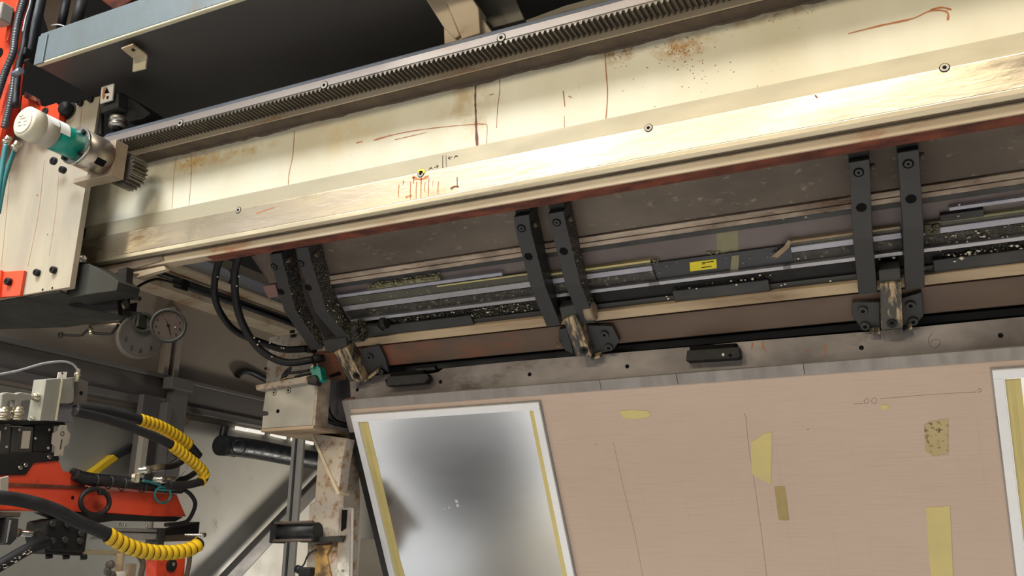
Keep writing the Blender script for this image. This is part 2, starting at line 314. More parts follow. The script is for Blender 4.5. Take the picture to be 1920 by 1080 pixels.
# black duct low on the wall
t = thing('black_duct', 'glossy black horizontal pipe with an elbow under the wall channel', 'pipe', (-4.05, 4.6, 2.3))
B().tube([at(412, 835, x=-4.0), at(470, 841, x=-4.0), at(560, 858, x=-4.0), at(660, 876, x=-4.0)], .062, 18, 3).build('pipe', M['pipe'], t)
B().tube([at(422, 800, x=-4.0), at(418, 822, x=-4.0), at(420, 842, x=-4.0), at(440, 850, x=-4.0)], .026, 14).build('elbow', M['pipe'], t)
B().ring(at(448, 838, x=-3.9), (1, -.3, 0), .045, .004).build('wire_loop', M['rubber'], t)
t = thing('light_slit_row', 'row of bright translucent roof slits above the black pipe', 'skylight', (-4.1, 4.6, 2.4))
em = bpy.data.materials.new('daylight_slit'); em.use_nodes = True; eb = em.node_tree.nodes['Principled BSDF']
eb.inputs['Base Color'].default_value = (.9, .88, .8, 1); eb.inputs['Emission Color'].default_value = (1, .96, .85, 1); eb.inputs['Emission Strength'].default_value = .9
for (u0, v0, u1, v1) in ((441, 799, 460, 803), (462, 803, 494, 809), (507, 811, 535, 818), (545, 820, 556, 823), (572, 825, 586, 829)):
    a, b = at(u0, v0, x=XW + .02), at(u1, v1, x=XW + .02)
    B().prism([a, b, b - Vector((0, 0, .022)), a - Vector((0, 0, .022))], (.012, 0, 0)).build('slit', em, t)
tag(B().prism([at(160, 893, x=XW + .05), at(214, 852, x=XW + .05), at(224, 860, x=XW + .05), at(166, 903, x=XW + .05)], (-.05, 0, 0)).build('yellow_brace', M['yellow'], None, .006, base=(-3.9, 3.5, 2)), 'short dirty yellow diagonal bar behind the red robot arm', 'bar')
tag(B().prism([at(213, 853, x=XW + .045), at(250, 830, x=XW + .045), at(255, 843, x=XW + .045), at(223, 861, x=XW + .045)], (-.04, 0, 0)).build('dark_brace', M['slate'], None, .006, base=(-3.9, 3.5, 2)), 'dark diagonal bar continuing above the yellow bar', 'bar')
tag(B().prism([at(352, 790, x=-4.15), at(318, 822, x=-4.15), at(310, 812, x=-4.15), at(340, 780, x=-4.15)], (.03, 0, 0)).build('wall_brace', M['strip2'], None, .004, base=(-4.1, 4, 2.3)), 'short tan diagonal stay in the corner under the wall channel', 'bar')
tag(B().box((-4.12, 4.05, 1.2), (.06, 0, 0), (0, .16, 0), (0, 1.75, 1.35)).build('wall_stay', M['chan'], None, .01, base=(-4.1, 4.6, 1.2)), 'long grey stay leaning diagonally against the bright wall', 'brace')  # added bar in place of the soft diagonal shadow band on the wall

# ================================================================== overhead platform
ya = 1.748; xa = at(72, 110, y=ya).x
t = thing('overhead_platform', 'dark sheet platform above the beam edged by a blue-grey steel angle', 'platform', (-1, ya, Z + 1.62))
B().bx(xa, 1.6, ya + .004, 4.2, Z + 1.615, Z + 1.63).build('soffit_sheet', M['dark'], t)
B().bx(xa, 1.6, ya - .008, ya, Z + 1.62, Z + ya * T(44.82)).build('angle_face', M['galv'], t, .002)
B().bx(xa, 1.6, ya - .008, ya + .008, Z + 1.612, Z + 1.62).build('angle_lip', M['galvedge'], t, .003)
B().bx(xa, xa + .045, ya - .014, ya - .008, Z + 1.61, Z + ya * T(44.6)).build('end_cap', M['galv'], t, .002)
p = at(258, 98, z=Z + 1.585)
t = thing('angle_bracket', 'small cream steel angle bracket under the dark sheet', 'bracket', p)
B().prism([at(227, 92, z=p.z), at(249, 84, z=p.z), at(276, 104, z=p.z), at(251, 111, z=p.z)], (0, 0, .006)).build('top_flange', M['cream'], t, .001)
q = at(251, 110, z=p.z).y
B().prism([at(250, 107, y=q), at(275, 103, y=q), at(272, 128, y=q), at(248, 134, y=q)], (0, .006, 0)).build('lower_tab', M['galvedge'], t, .001)
B().prism([at(249, 74, y=q + .05), at(274, 70, y=q + .05), at(276, 104, y=q + .05), at(262, 97, y=q + .05)], (0, .004, 0)).build('hanger', M['drab'], t, .001)
B().cyl(at(250, 93, z=p.z), at(250, 93, z=p.z) - Vector((0, 0, .003)), .006).build('bolt', M['black'], t)
# brace landing on the beam
t = thing('cream_diagonal_brace', 'cream box brace coming down onto the back of the rack rail', 'brace', at(870, 60, y=1.96))
B().prism([at(u, v, y=1.945) for u, v in ((822, -30), (868, -30), (897, 15), (900, 62), (866, 73))], (0, .05, 0)).build('brace_tube', M['cream'], t, .003)
B().prism([at(u, v, y=1.955) for u, v in ((780, -30), (824, -30), (862, 66), (853, 72), (831, 50))], (0, .06, 0)).build('brace_side', M['cream'], t, .003)
B().prism([at(u, v, y=1.965) for u, v in ((832, 48), (870, 60), (866, 80), (833, 82))], (0, .02, 0)).build('foot_plate', M['cream'], t, .002)
B().prism([at(u, v, y=1.97) for u, v in ((895, 25), (905, 35), (922, 60), (893, 68))], (0, .04, 0)).build('gusset', M['cream'], t, .002)
tag(B().prism([at(u, v, y=2.02) for u, v in ((875, -30), (955, -30), (983, 36), (925, 52), (905, 30))], (0, .02, 0)).build('olive_end_plate', mat('olive_grey_plate', (.15, .14, .11), (.12, .11, .09)), None, .002, base=at(930, 0, y=2.02)), 'olive-grey flat plate right of the cream diagonal brace', 'plate')
tag(B().prism([at(u, v, y=2.0) for u, v in ((985, 38), (1060, 10), (1190, -25), (1190, -10), (1060, 22), (990, 46))], (0, .02, 0)).build('olive_strip', mat('olive_strip', (.19, .17, .12), (.13, .11, .08)), None, .002, base=at(1060, 15, y=2.0)), 'thin worn olive strip behind the top rail, right of the olive-grey plate', 'strip')
# clutter behind the platform, top left
tag(B().prism([at(u, v, y=2.3) for u, v in ((68, -10), (150, -10), (150, 70), (95, 75))], (0, .03, 0)).build('brown_board', mat('brown_board', (.12, .085, .06)), None, .004, base=at(100, 30, y=2.3)), 'plain dark brown board behind the blue-grey angle, top left', 'board')
tag(B().cyl(at(128, -15, y=2.0), at(112, 62, y=2.0), .016).build('dark_pipe', M['rubber'], base=at(120, 20, y=2.0)), 'upright thin black pipe behind the blue-grey angle', 'pipe')
tag(B().cyl(at(158, -15, y=2.1), at(140, 55, y=2.1), .022).build('dark_pipe', M['slate'], base=at(150, 20, y=2.1)), 'thicker charcoal pipe just right of the thin black pipe', 'pipe')
tag(B().prism([at(u, v, y=2.2) for u, v in ((180, -10), (262, -10), (215, 20), (196, 5))], (0, .03, 0)).build('red_link', M['red'], None, .004, base=at(220, 0, y=2.2)), 'dark red steel link behind the angle at the top edge', 'link')
tag(B().tube([at(96, 48, y=1.9), at(108, 46, y=1.9), at(120, 49, y=1.9), at(128, 54, y=1.9)], .0025, 8).build('white_wire', M['whiteplastic'], base=at(110, 48, y=1.9)), 'short pale wire arching behind the blue-grey angle', 'wire')

# ================================================================== gantry beam
XL, XR = -2.95, 1.5
t = beam = thing('gantry_beam', 'long cream painted machine beam with a gear rack and a bright guide rail', 'beam', (-.8, 2.04, Z + .93))
wt, wb = Z + 2.04 * T(33.04), Z + 2.04 * T(28.7)
B().bx(XL, XR, 2.04, 2.09, Z + .96, Z + 1.34).build('web', M['web'], t, .003)
zr = Z + 1.3465
B().prof([(2.055, Z + 1.3293), (1.985, Z + 1.3293), (1.985, Z + 1.357), (1.985, Z + 1.40), (2.055, Z + 1.40)], XL, XR).build('rack_seat', M['cream'], t, .001)
B().bx(XL, XR, 1.990, 2.042, Z + 1.3275, Z + 1.3293).build('seat_underside', M['dirty'], t)
B().prof([(1.92, Z + 1.360), (1.92, Z + 1.384), (1.935, Z + 1.405), (1.985, Z + 1.405), (1.985, Z + 1.360)], XL + .2, XR).build('top_rail', M['toprail'], t, .0008)
B().prof([(1.9195, Z + 1.385), (1.934, Z + 1.4055), (1.936, Z + 1.4055), (1.921, Z + 1.385)], XL + .2, XR).build('rail_bevel', M['bluegrey'], t)
rk = B().bx(XL + .2, XR, 1.922, 1.984, Z + 1.3565, Z + 1.3605); pit = .0157; n = int((XR - XL - .2) / pit)
for i in range(n):
    x = XL + .2 + i * pit
    rk.prism([(x + .0008, 1.9205, Z + 1.357), (x + .0042, 1.9205, zr), (x + .0082, 1.9205, zr), (x + .0116, 1.9205, Z + 1.357)], (0, .064, 0))
rk.build('gear_rack', M['rack'], t)
def socket(c, r, par, ring=M['motorgrey']):
    B().lathe(Vector(c) + Vector((0, .0004, 0)), (0, -1, 0), [(0, r * 1.2), (.0008, r * 1.2)], 24).build('counterbore', M['ink'], par)
    h = B().lathe(Vector(c) + Vector((0, .0002, 0)), (0, -1, 0), [(0, r), (.0018, r), (.0022, r * .94)], 20).build('bolt', ring, par)
    B().lathe(Vector(c) + Vector((0, -.0018, 0)), (0, -1, 0), [(0, r * .5), (.0008, r * .5)], 6).build('socket', M['ink'], h)
for u, v in ((338, 231), (608, 160), (940, 71)): socket(at(u, v, y=1.92), .0115, t)
zb, zc = Z + 2.03 * T(27.69), Z + 2.02 * T(25.62)
B().bx(XL + .28, XR, 2.030, 2.041, zb - .02, wb).build('rail_band', M['band'], t, .001)
B().prof([(2.041, zb), (2.024, zb), (2.020, zb - .004), (2.020, zc + .0118), (2.041, zc + .0118)], XL + .25, XR).build('guide_rail', M['rail'], t, .001)
B().prof([(2.020, zc + .0115), (2.0222, zc - .002), (2.031, Z + .9605), (2.041, Z + .9605), (2.041, zc + .0115)], XL + .25, XR).build('rail_chamfer', M['chamf'], t, .0015)
B().bx(XL + .25, XR, 2.034, 2.046, Z + .9585, Z + .9606).build('rail_gap', M['dirty'], t)
B().prof([(2.045, Z + .9306), (2.045, Z + .9587), (2.088, Z + .9587), (2.088, Z + .9306)], XL + .22, XR).build('lower_flange', M['cream'], t, .002)
B().prof([(2.05, Z + .9300), (2.05, Z + .9306), (2.095, Z + .9306), (2.095, Z + .928)], XL + .85, XR).build('flange_underside', M['red'], t)
for u, v in ((447, 394), (789, 326), (1216, 240), (1771, 127)): socket(at(u, v, y=2.02), .0095, t)
B().prism([at(u, v, y=2.019) for u, v in ((782, 323), (786, 318), (794, 317), (797, 321), (796, 325))], (0, -.001, 0)).build('yellow_mark', M['label'], t)
# scribed marks on the band: A -> | <- A
mk = B(); R_ = .0007
def stroke(bb, pts, y, r=R_): bb.tube([at(u, v, y=y) for u, v in pts], r, 5, 1)
stroke(mk, [(830, 292), (830, 317)], 2.0295, .0009); stroke(mk, [(836, 291), (837, 314)], 2.0295, .0006)
stroke(mk, [(804, 318), (808, 313), (811, 317)], 2.0295); stroke(mk, [(806, 316), (810, 315)], 2.0295)
stroke(mk, [(814, 314), (822, 311)], 2.0295); stroke(mk, [(818, 309), (822, 311), (819, 315)], 2.0295)
stroke(mk, [(840, 297), (848, 294)], 2.0295); stroke(mk, [(845, 299), (840, 297), (843, 293)], 2.0295)
stroke(mk, [(851, 297), (855, 291), (858, 294)], 2.0295); stroke(mk, [(852, 294), (858, 292)], 2.0295)
mk.build('scribed_mark', M['ink'], t)
# rust runs on the web: thin crusts with their own shape
def run(bb, pts, y, w0, w1=None):
    P = smooth([at(u, v, y=y) for u, v in pts], 5); n = len(P); w1 = w1 or w0; L_ = []; R2 = []
    for i, p in enumerate(P):
        d = (P[min(i + 1, n - 1)] - P[max(i - 1, 0)]); d.normalize(); s = Vector((d.z, 0, -d.x)); k = (w0 + (w1 - w0) * i / n) * random.uniform(.6, 1.3) / 2
        L_.append(p + s * k); R2.append(p - s * k)
    vs = []; fs = []
    for a, b in zip(L_, R2): vs += [a, b]
    for i in range(n - 1): fs.append((2 * i, 2 * i + 1, 2 * i + 3, 2 * i + 2))
    bb.add(vs, fs)
yw = 2.0394
a = B(); run(a, [(892, 152), (891, 185), (892, 215), (893, 245), (895, 277)], yw, .006, .009); a.build('rust_run', M['streak2'], t)
a = B()
run(a, [(936, 142), (937, 170), (933, 200), (931, 240)], yw, .003, .002); run(a, [(552, 245), (549, 290), (542, 325), (540, 348)], yw, .003, .002)
run(a, [(1134, 92), (1136, 130), (1139, 175), (1136, 224)], yw, .003); run(a, [(895, 232), (906, 233), (913, 236), (912, 272)], yw, .003, .002)
run(a, [(358, 283), (359, 320), (357, 350), (354, 385)], yw, .002); run(a, [(332, 288), (327, 320), (324, 360), (322, 390)], yw, .0015)
run(a, [(1056, 170), (1059, 200)], yw, .003); run(a, [(1066, 180), (1072, 183)], yw, .004); run(a, [(1058, 218), (1058, 240)], yw, .002)
run(a, [(918, 178), (926, 176)], yw, .004, .002)
a.build('rust_run', M['streak'], t)
a = B()
run(a, [(700, 263), (740, 252), (790, 243), (850, 236), (892, 233)], yw, .0045, .0015); run(a, [(740, 262), (775, 254), (800, 248)], yw, .003, .001)
run(a, [(668, 268), (680, 265)], yw, .004); run(a, [(1590, 63), (1650, 48), (1710, 35), (1745, 20), (1775, 22), (1777, 38)], yw, .004)
run(a, [(1745, 18), (1765, 14), (1784, 18)], yw, .004)
a.build('rust_run', M['orange'], t)
a = B()
for u, v0, v1, k in ((748, 346, 370, .003), (757, 338, 346, .004), (770, 340, 374, .003), (776, 332, 344, .006), (781, 340, 372, .003), (790, 334, 372, .003), (797, 342, 360, .002), (804, 334, 368, .003), (822, 340, 365, .003), (812, 338, 350, .0015)):
    run(a, [(u, v0), (u - 1, (v0 + v1) / 2), (u - 1, v1)], 2.0194, k, k * .6)
run(a, [(773, 332), (785, 336), (795, 334), (803, 330)], 2.0194, .008); run(a, [(760, 370), (772, 366)], 2.0194, .006)
run(a, [(480, 400), (495, 395), (515, 388)], 2.0194, .004, .002)
a.build('rust_run', M['orange'], t)
a = B(); run(a, [(845, 354), (852, 350), (860, 350)], 2.0194, .009, .006); run(a, [(857, 332), (857, 350)], 2.0194, .003); run(a, [(1528, 178), (1533, 184)], 2.0194, .004); a.build('rust_run', M['streak2'], t)
# chipped dark paint edge under the rack seat
a = B(); top = []; bot = []
for i in range(170):
    x = XL + .25 + (XR - XL - .25) * i / 169; nz = noise.noise(Vector((x * 5, 0, 3))) * .012 + noise.noise(Vector((x * 23, 1, 3))) * .006
    top.append(Vector((x, 2.0393, Z + 1.3290))); bot.append(Vector((x, 2.0393, Z + 1.3195 - max(-.004, nz))))
vs = []; fs = []
for p, q in zip(top, bot): vs += [p, q]
a.add(vs, [(2 * i, 2 * i + 1, 2 * i + 3, 2 * i + 2) for i in range(169)]); a.build('chipped_edge', mat('grey_brown_primer', (.22, .18, .14), (.13, .08, .05), .7, scale=30), t)
# speckled rust patches on the paint (slightly raised scabs)
a = B()
for (u, v, ru, rv, n) in ((1275, 90, 22, 16, 90), (1160, 98, 16, 12, 50), (350, 300, 30, 14, 60), (1440, 20, 60, 12, 60), (1300, 130, 60, 50, 60), (600, 170, 20, 8, 0)):
    for _ in range(n):
        p = at(random.gauss(u, ru), random.gauss(v, rv), y=yw)
        if wb < p.z < wt - .01: a.blob(p, random.uniform(.0006, .0022), (1, .25, 1))
a.build('rust_scabs', M['streak'], t)['kind'] = 'stuff'
# left end details of the beam
B().prism([at(u, v, y=2.035) for u, v in ((155, 432), (170, 424), (174, 444), (160, 470), (158, 520), (172, 498))], (0, -.004, 0)).build('end_notch', M['black'], t)
B().prism([at(u, v, y=2.044) for u, v in ((175, 497), (300, 470), (308, 488), (270, 499), (245, 506), (215, 513))], (0, -.003, 0)).build('end_stain', mat('brown_grey_stain', (.20, .16, .12), (.12, .08, .06)), t)

# ================================================================== left end carriage
xr = at(187, 180, y=1.9).x; zt_ = at(187, 180, y=1.9).z; zb_ = at(110, 542, y=1.9).z
t = thing('carriage_plate', 'tall beige machined plate at the left end of the beam', 'plate', (-3, 1.9, zb_))
B().bx(-3.6, xr, 1.9, 1.922, zb_, zt_).build('plate', M['plate'], t, .0015)
def headbolt(u, v, y, par, r=.012, h=.014):
    c = at(u, v, y=y); b = B().lathe(c, (0, -1, 0), [(0, r), (h * .85, r), (h, r * .88)], 18).build('bolt', M['black'], par)
    B().lathe(c + Vector((0, -h, 0)), (0, -1, 0), [(0, r * .55), (.0006, r * .55)], 6).build('socket', M['ink'], b)
for u, v in ((153, 194), (172, 187), (72, 512), (103, 507)): headbolt(u, v, 1.9, t)
for u, v in ((80, 543), (98, 540)): B().lathe(at(u, v, y=1.8995), (0, -1, 0), [(0, .004), (.0005, .004)], 10).build('small_hole', M['ink'], t)
a = B(); run(a, [(153, 202), (151, 225), (148, 245)], 1.8993, .0016); a.build('rust_run', M['streak'], t)
a = B(); run(a, [(83, 300), (72, 400), (52, 500)], 1.8993, .0014); run(a, [(110, 330), (104, 400), (92, 480)], 1.8993, .0010); run(a, [(18, 330), (10, 420), (2, 500)], 1.8993, .0016); a.build('scratch', M['streak'], t)
B().lathe(at(70, 366, y=1.8995), (0, -1, 0), [(0, .002), (.0005, .002)], 8).build('small_hole', M['ink'], t)
B().lathe(at(89, 440, y=1.8995), (0, -1, 0), [(0, .002), (.0005, .002)], 8).build('small_hole', M['ink'], t)
t = thing('clamp_screw', 'large round black knob on the beige plate above the motor', 'knob', at(131, 208, y=1.9))
c = at(131, 208, y=1.9)
B().lathe(c, (0, -1, 0), [(0, .018), (.006, .026), (.022, .028), (.032, .022), (.036, .010)], 26).build('grip', M['black'], t)
B().lathe(c, (0, -1, 0), [(0, .032), (.003, .032)], 26).build('washer', M['slate'], t)
t = thing('clamp_screw', 'smaller black lock knob left of the large round one', 'knob', at(92, 215, y=1.88))
c = at(92, 213, y=1.885)
B().lathe(c, (0, -1, 0), [(0, .014), (.01, .018), (.02, .016)], 8).build('grip', M['black'], t, .001)
B().cyl(c, c + Vector((0, .02, 0)), .008).build('stem', M['black'], t)
t = thing('red_clamp', 'small orange-red clamp plate at the lower left of the beige plate', 'clamp', at(20, 530, y=1.89))
B().prism([at(u, v, y=1.888) for u, v in ((-40, 512), (45, 507), (37, 554), (-46, 562))], (0, .011, 0)).build('clamp_plate', M['orangered'], t, .001)
B().prism([at(u, v, y=1.888) for u, v in ((-40, 505), (7, 508), (2, 560), (-46, 565))], (0, -.01, 0)).build('step', M['orangered'], t, .001)
headbolt(19, 529, 1.888, t, .013, .016)
t = thing('red_bracket', 'orange-red bolted bracket behind the motor and beside the black knobs', 'bracket', at(80, 215, y=1.87))
B().prism([at(u, v, y=1.87) for u, v in ((42, 178), (62, 185), (70, 197), (84, 200), (105, 193), (112, 205), (108, 245), (70, 262), (36, 225))], (0, .025, 0)).build('bracket_plate', M['orangered'], t, .001)
B().prism([at(u, v, y=1.85) for u, v in ((47, 172), (66, 182), (68, 190), (44, 182))], (0, .02, 0)).build('rib', M['red'], t, .001)
# underside tray
pc = at(120, 611, z=zb_)
t = thing('carriage_tray', 'dark drab sheet tray under the beige carriage plate', 'tray', (-3, 2.0, zb_))
B().prism([(-4.0, 1.91, zb_ - .002), (xr - .055, 1.91, zb_ - .002), (xr - .09, pc.y, zb_ - .002), (pc.x, pc.y, zb_ - .002), (-4.0, pc.y, zb_ - .002)][:4] + [(-4.0, 1.95, zb_ - .002)], (0, 0, -.004)).build('tray_sheet', M['drab'], t)
B().bx(pc.x, xr - .09, pc.y, pc.y + .004, zb_ - .006, zb_ + .05).build('tray_lip', M['drab'], t)
t = thing('carriage_bracket', 'dark steel bracket joining the beige plate to the underside of the beam', 'bracket', at(170, 520, y=1.95))
B().prism([at(u, v, y=1.94) for u, v in ((130, 498), (165, 494), (205, 515), (222, 528), (218, 545), (165, 552), (124, 560))], (0, .09, 0)).build('bracket_body', M['drab'], t, .002)
B().prism([at(u, v, y=1.99) for u, v in ((221, 505), (238, 500), (236, 520), (236, 548), (218, 556), (222, 530))], (0, .03, 0)).build('clamp_bar', M['black'], t, .002)
B().prism([at(u, v, y=2.03) for u, v in ((124, 568), (220, 555), (222, 590), (132, 575))], (0, .02, 0)).build('rear_plate', M['black'], t, .002)
# rollers
t = thing('guide_roller', 'silver grooved guide roller on top of the rack rail', 'roller', at(222, 228, y=1.94))
c = at(222, 228, y=1.94)
B().lathe(c - Vector((0, 0, .026)), (0, 0, 1), [(0, .022), (.004, .030), (.016, .031), (.019, .027), (.023, .027), (.026, .031), (.040, .031), (.044, .024)], 30).build('wheel', M['steel'], t)
B().cyl(c - Vector((0, 0, .034)), c - Vector((0, 0, .026)), .016).build('nut', M['black'], t)
B().cyl(c + Vector((0, 0, .018)), c + Vector((0, 0, .05)), .013).build('axle', M['black'], t)
t = thing('roller_housing', 'matt black housing block holding the silver guide roller', 'block', at(235, 195, y=1.92))
B().prism([at(u, v, y=1.90) for u, v in ((189, 197), (222, 173), (222, 200), (189, 212))], (0, .04, 0)).build('side_block', M['slate'], t, .001)
B().prism([at(u, v, y=1.94) for u, v in ((215, 172), (228, 174), (262, 195), (282, 212), (268, 222), (240, 228), (215, 208))], (0, .10, 0)).build('housing', M['black'], t, .003)
B().prism([at(u, v, y=1.91) for u, v in ((184, 200), (190, 200), (190, 252), (180, 250))], (0, .012, 0)).build('shim', M['black'], t)
t = thing('picture_tag', 'small white tag with an orange and black picture above the roller', 'sign', at(200, 175, y=1.885))
B().prism([at(u, v, y=1.885) for u, v in ((190, 163), (213, 156), (210, 187), (187, 194))], (0, .006, 0)).build('tag_plate', M['whiteplastic'], t, .001)
a = B(); a.prism([at(u, v, y=1.8846) for u, v in ((200, 163), (205, 174), (196, 176))], (0, -.0008, 0)); a.prism([at(u, v, y=1.8846) for u, v in ((200, 181), (204, 180), (203, 185), (200, 186))], (0, -.0008, 0)); a.build('print', M['ink'], t)
a = B(); a.prism([at(u, v, y=1.8846) for u, v in ((194, 165), (198, 164), (196, 176), (198, 180), (193, 187), (192, 180))], (0, -.0008, 0)); a.build('print', M['orange'], t)
t = thing('lower_roller', 'silver cam roller peeping out beside the bottom of the beige plate', 'roller', at(150, 485, y=1.96))
c = at(151, 486, y=1.96)
B().lathe(c - Vector((0, 0, .018)), (0, 0, 1), [(0, .016), (.003, .021), (.026, .021), (.03, .017)], 26).build('wheel', M['steel'], t)
B().cyl(c - Vector((0, 0, .026)), c - Vector((0, 0, .018)), .012).build('nut', M['black'], t)
t = thing('lower_nut', 'black round nut with a bright face under the dark bracket', 'nut', at(182, 549, y=1.97))
c = at(182, 549, y=1.97)
B().lathe(c + Vector((0, 0, .012)), (0, 0, -1), [(0, .012), (.008, .023), (.014, .024), (.02, .020)], 24).build('nut_body', M['black'], t)
B().lathe(c + Vector((0, 0, -.008)), (0, 0, -1), [(0, .013), (.001, .012)], 6).build('nut_face', M['steel'], t)  # steel disc put in as the white highlight on the black part

# servo motor, axis along +Y
Y0 = 1.56; c0 = at(46, 228, y=Y0)
def ax(y): return Vector((c0.x, Y0 + y, c0.z))
t = thing('gear_motor', 'teal and grey gear motor with a steel gearbox on the beige plate', 'motor', ax(.33))
AY = (0, 1, 0)
B().lathe(ax(-.004), AY, [(0, .034), (.002, .046), (.006, .0505), (.044, .0505)], 40).build('end_cap', M['motorcap'], t)
B().lathe(ax(-.0055), AY, [(0, .038), (.002, .038)], 40).build('cap_disc', M['motorcap'], t)
B().lathe(ax(.040), AY, [(0, .0495), (.050, .0495)], 40).build('rear_body', M['motorgrey'], t)
B().lathe(ax(.090), AY, [(0, .047), (.088, .047)], 40).build('teal_body', M['teal'], t)
def wrap(y0, y1, a0, a1, r, name, m):
    vs = []; fs = []; n = 8
    for i in range(n + 1):
        k = math.radians(a0 + (a1 - a0) * i / n)
        for y in (y0, y1): vs.append(ax(y) + Vector((math.cos(k), 0, math.sin(k))) * r)
    for i in range(n): fs.append((2 * i, 2 * i + 1, 2 * i + 3, 2 * i + 2))
    B().add(vs, fs, True).build(name, m, t)
wrap(.050, .084, 10, 62, .0501, 'sticker', M['whiteplastic']); wrap(.086, .122, -8, 64, .0502, 'sticker', M['whiteplastic'])
a = B()
for k, (x, z, l) in enumerate(((-.020, .018, .018), (-.014, .008, .026), (-.022, -.002, .012), (.004, -.004, .014), (-.018, -.014, .016), (.006, -.016, .010))):
    a.bx(c0.x + x, c0.x + x + l, Y0 - .0065, Y0 - .0055, c0.z + z, c0.z + z + .0018)
a.build('print', M['motorgrey'], t)
B().lathe(ax(.178), AY, [(0, .064), (.010, .064)], 44).build('flange', M['steel'], t)
for k in (45, 135, 225, 315):
    dx, dz = .054 * math.cos(math.radians(k)), .054 * math.sin(math.radians(k))
    B().lathe(ax(.178) + Vector((dx, 0, dz)), (0, -1, 0), [(0, .0075), (.008, .0075)], 12).build('bolt', M['black'], t)
B().lathe(ax(.188), AY, [(0, .060), (.018, .060), (.019, .062), (.086, .062), (.088, .058), (.094, .058)], 44).build('gearbox_housing', M['gearbox'], t)
def slot():
    vs = []; fs = []; n = 6
    for i in range(n + 1):
        k = math.radians(-52 + 22 * i / n)
        for y in (.226, .262): vs.append(ax(y) + Vector((math.cos(k), 0, math.sin(k))) * .0624)
    for i in range(n): fs.append((2 * i, 2 * i + 1, 2 * i + 3, 2 * i + 2))
    B().add(vs, fs, True).build('slot', M['ink'], t)
slot()
B().lathe(ax(.282), AY, [(0, .057), (.006, .057)], 40).build('rust_ring', M['streak2'], t)
zx = c0.z
B().bx(c0.x - .13, c0.x - .05, Y0 + .288, Y0 + .336, zx - .066, zx - .046).build('mounting_foot', M['block'], t, .002)
B().bx(c0.x - .05, c0.x + .050, Y0 + .288, Y0 + .338, zx - .066, zx + .060).build('mounting_block', M['block'], t, .002)
gp = []; gy = Y0 + .352; rg = min(.06, zr - zx - .002); ng = 22
for i in range(ng):
    for da, rr in ((0, rg - .010), (.25, rg), (.5, rg), (.75, rg - .010)):
        k = 2 * math.pi * (i + da) / ng; gp.append((c0.x + .014 + rr * math.cos(k), gy, zx - .012 + rr * math.sin(k)))
B().prism(gp, (0, .06, 0)).build('pinion', M['rack'], t)
B().cyl((c0.x + .014, Y0 + .33, zx - .012), (c0.x + .014, gy, zx - .012), .014).build('shaft', M['steel'], t)
for du, dv in ((0, 0), (17, 10)):
    c = at(12 + du, 264 + dv, y=1.60)
    B().cyl(c + Vector((.012, 0, .012)), c - Vector((.008, 0, .012)), .010, n=12).build('connector', M['zinc'], t)
    B().lathe(c, (-.6, 0, -1), [(0, .0125), (.007, .0125)], 6).build('connector_nut', M['zinc'], t)
headbolt(121, 320, Y0 + .288, t, .012, .016); headbolt(103, 303, Y0 + .30, t, .014, .012)
g = 'teal cables hanging from the motor connectors'
tag(B().tube([at(11, 272, y=1.60), at(6, 300, y=1.60), at(0, 340, y=1.60), at(-8, 390, y=1.60)], .0085, 10).build('teal_cable', M['tealcable'], base=at(5, 300, y=1.6)), 'teal cable from the outer motor connector, nearest the frame edge', 'cable', g)
tag(B().tube([at(27, 282, y=1.61), at(17, 310, y=1.61), at(7, 345, y=1.61), at(-3, 400, y=1.61)], .007, 10).build('teal_cable', M['tealcable'], base=at(15, 300, y=1.61)), 'teal cable from the inner motor connector, on its right', 'cable', g)

# ================================================================== red robot column and conduits, top left
t = thing('robot_column', 'orange-red robot column standing at the left edge of the picture', 'robot', at(20, 100, y=1.8))
B().prism([at(u, v, y=1.82) for u, v in ((-60, -30), (44, -30), (30, 60), (24, 110), (16, 180), (0, 260), (-60, 300))], (0, .05, 0)).build('column_plate', M['orangered'], t, .004)
B().prism([at(u, v, y=1.80) for u, v in ((24, -30), (42, -30), (14, 75), (8, 78))], (0, .018, 0)).build('edge_rib', M['orangered'], t, .004)
B().prism([at(u, v, y=1.80) for u, v in ((14, 155), (22, 158), (-10, 300), (-20, 300))], (0, .018, 0)).build('lower_rib', M['orangered'], t, .002)
B().lathe(at(-2, 100, y=1.8185), (0, -1, 0), [(0, .022), (.001, .022)], 20).build('opening', M['ink'], t)
tag(B().cbox(at(4, 28, y=1.77), .055, .05, .075).build('junction_box', M['motorgrey'], None, .006, base=at(4, 28, y=1.77)), 'small grey junction box on the red robot column', 'box')
def corr(name, pts, r, y, lab, m=M['rubber']):
    P = [at(u, v, y=y + k) for u, v, k in pts]; sp = smooth(P, 40)
    # even spacing for the corrugation
    out = [sp[0]]; acc = 0
    for a_, b_ in zip(sp, sp[1:]):
        acc += (b_ - a_).length
        if acc > .0022: out.append(b_); acc = 0
    return tag(B().tube(out, r, 10, 1, rf=lambda j: r * (1.0 if j % 3 else .84)).build(name, m, base=P[0]), lab, 'conduit', 'corrugated conduits beside the red robot column')
GREYCOR = mat('grey_black_conduit', (.06, .065, .075), (.045, .05, .055), .35, scale=20, bump=0)
corr('corrugated_conduit', [(52, -20, 0), (36, 30, 0), (28, 70, 0), (24, 100, 0), (8, 140, 0), (-8, 190, 0)], .013, 1.77, 'black corrugated conduit running down left of the red column edge', GREYCOR)
corr('corrugated_conduit', [(28, 140, 0), (24, 170, 0), (18, 200, 0), (8, 240, 0)], .013, 1.79, 'short black corrugated conduit below the grey clamp, above the motor', GREYCOR)
tag(B().tube([at(66, -20, y=1.79), at(52, 40, y=1.79), at(44, 90, y=1.79), at(34, 130, y=1.79), at(28, 200, y=1.79)], .012, 12).build('black_hose', M['rubber'], base=at(50, 40, y=1.79)), 'smooth black hose right of the corrugated conduits', 'hose')
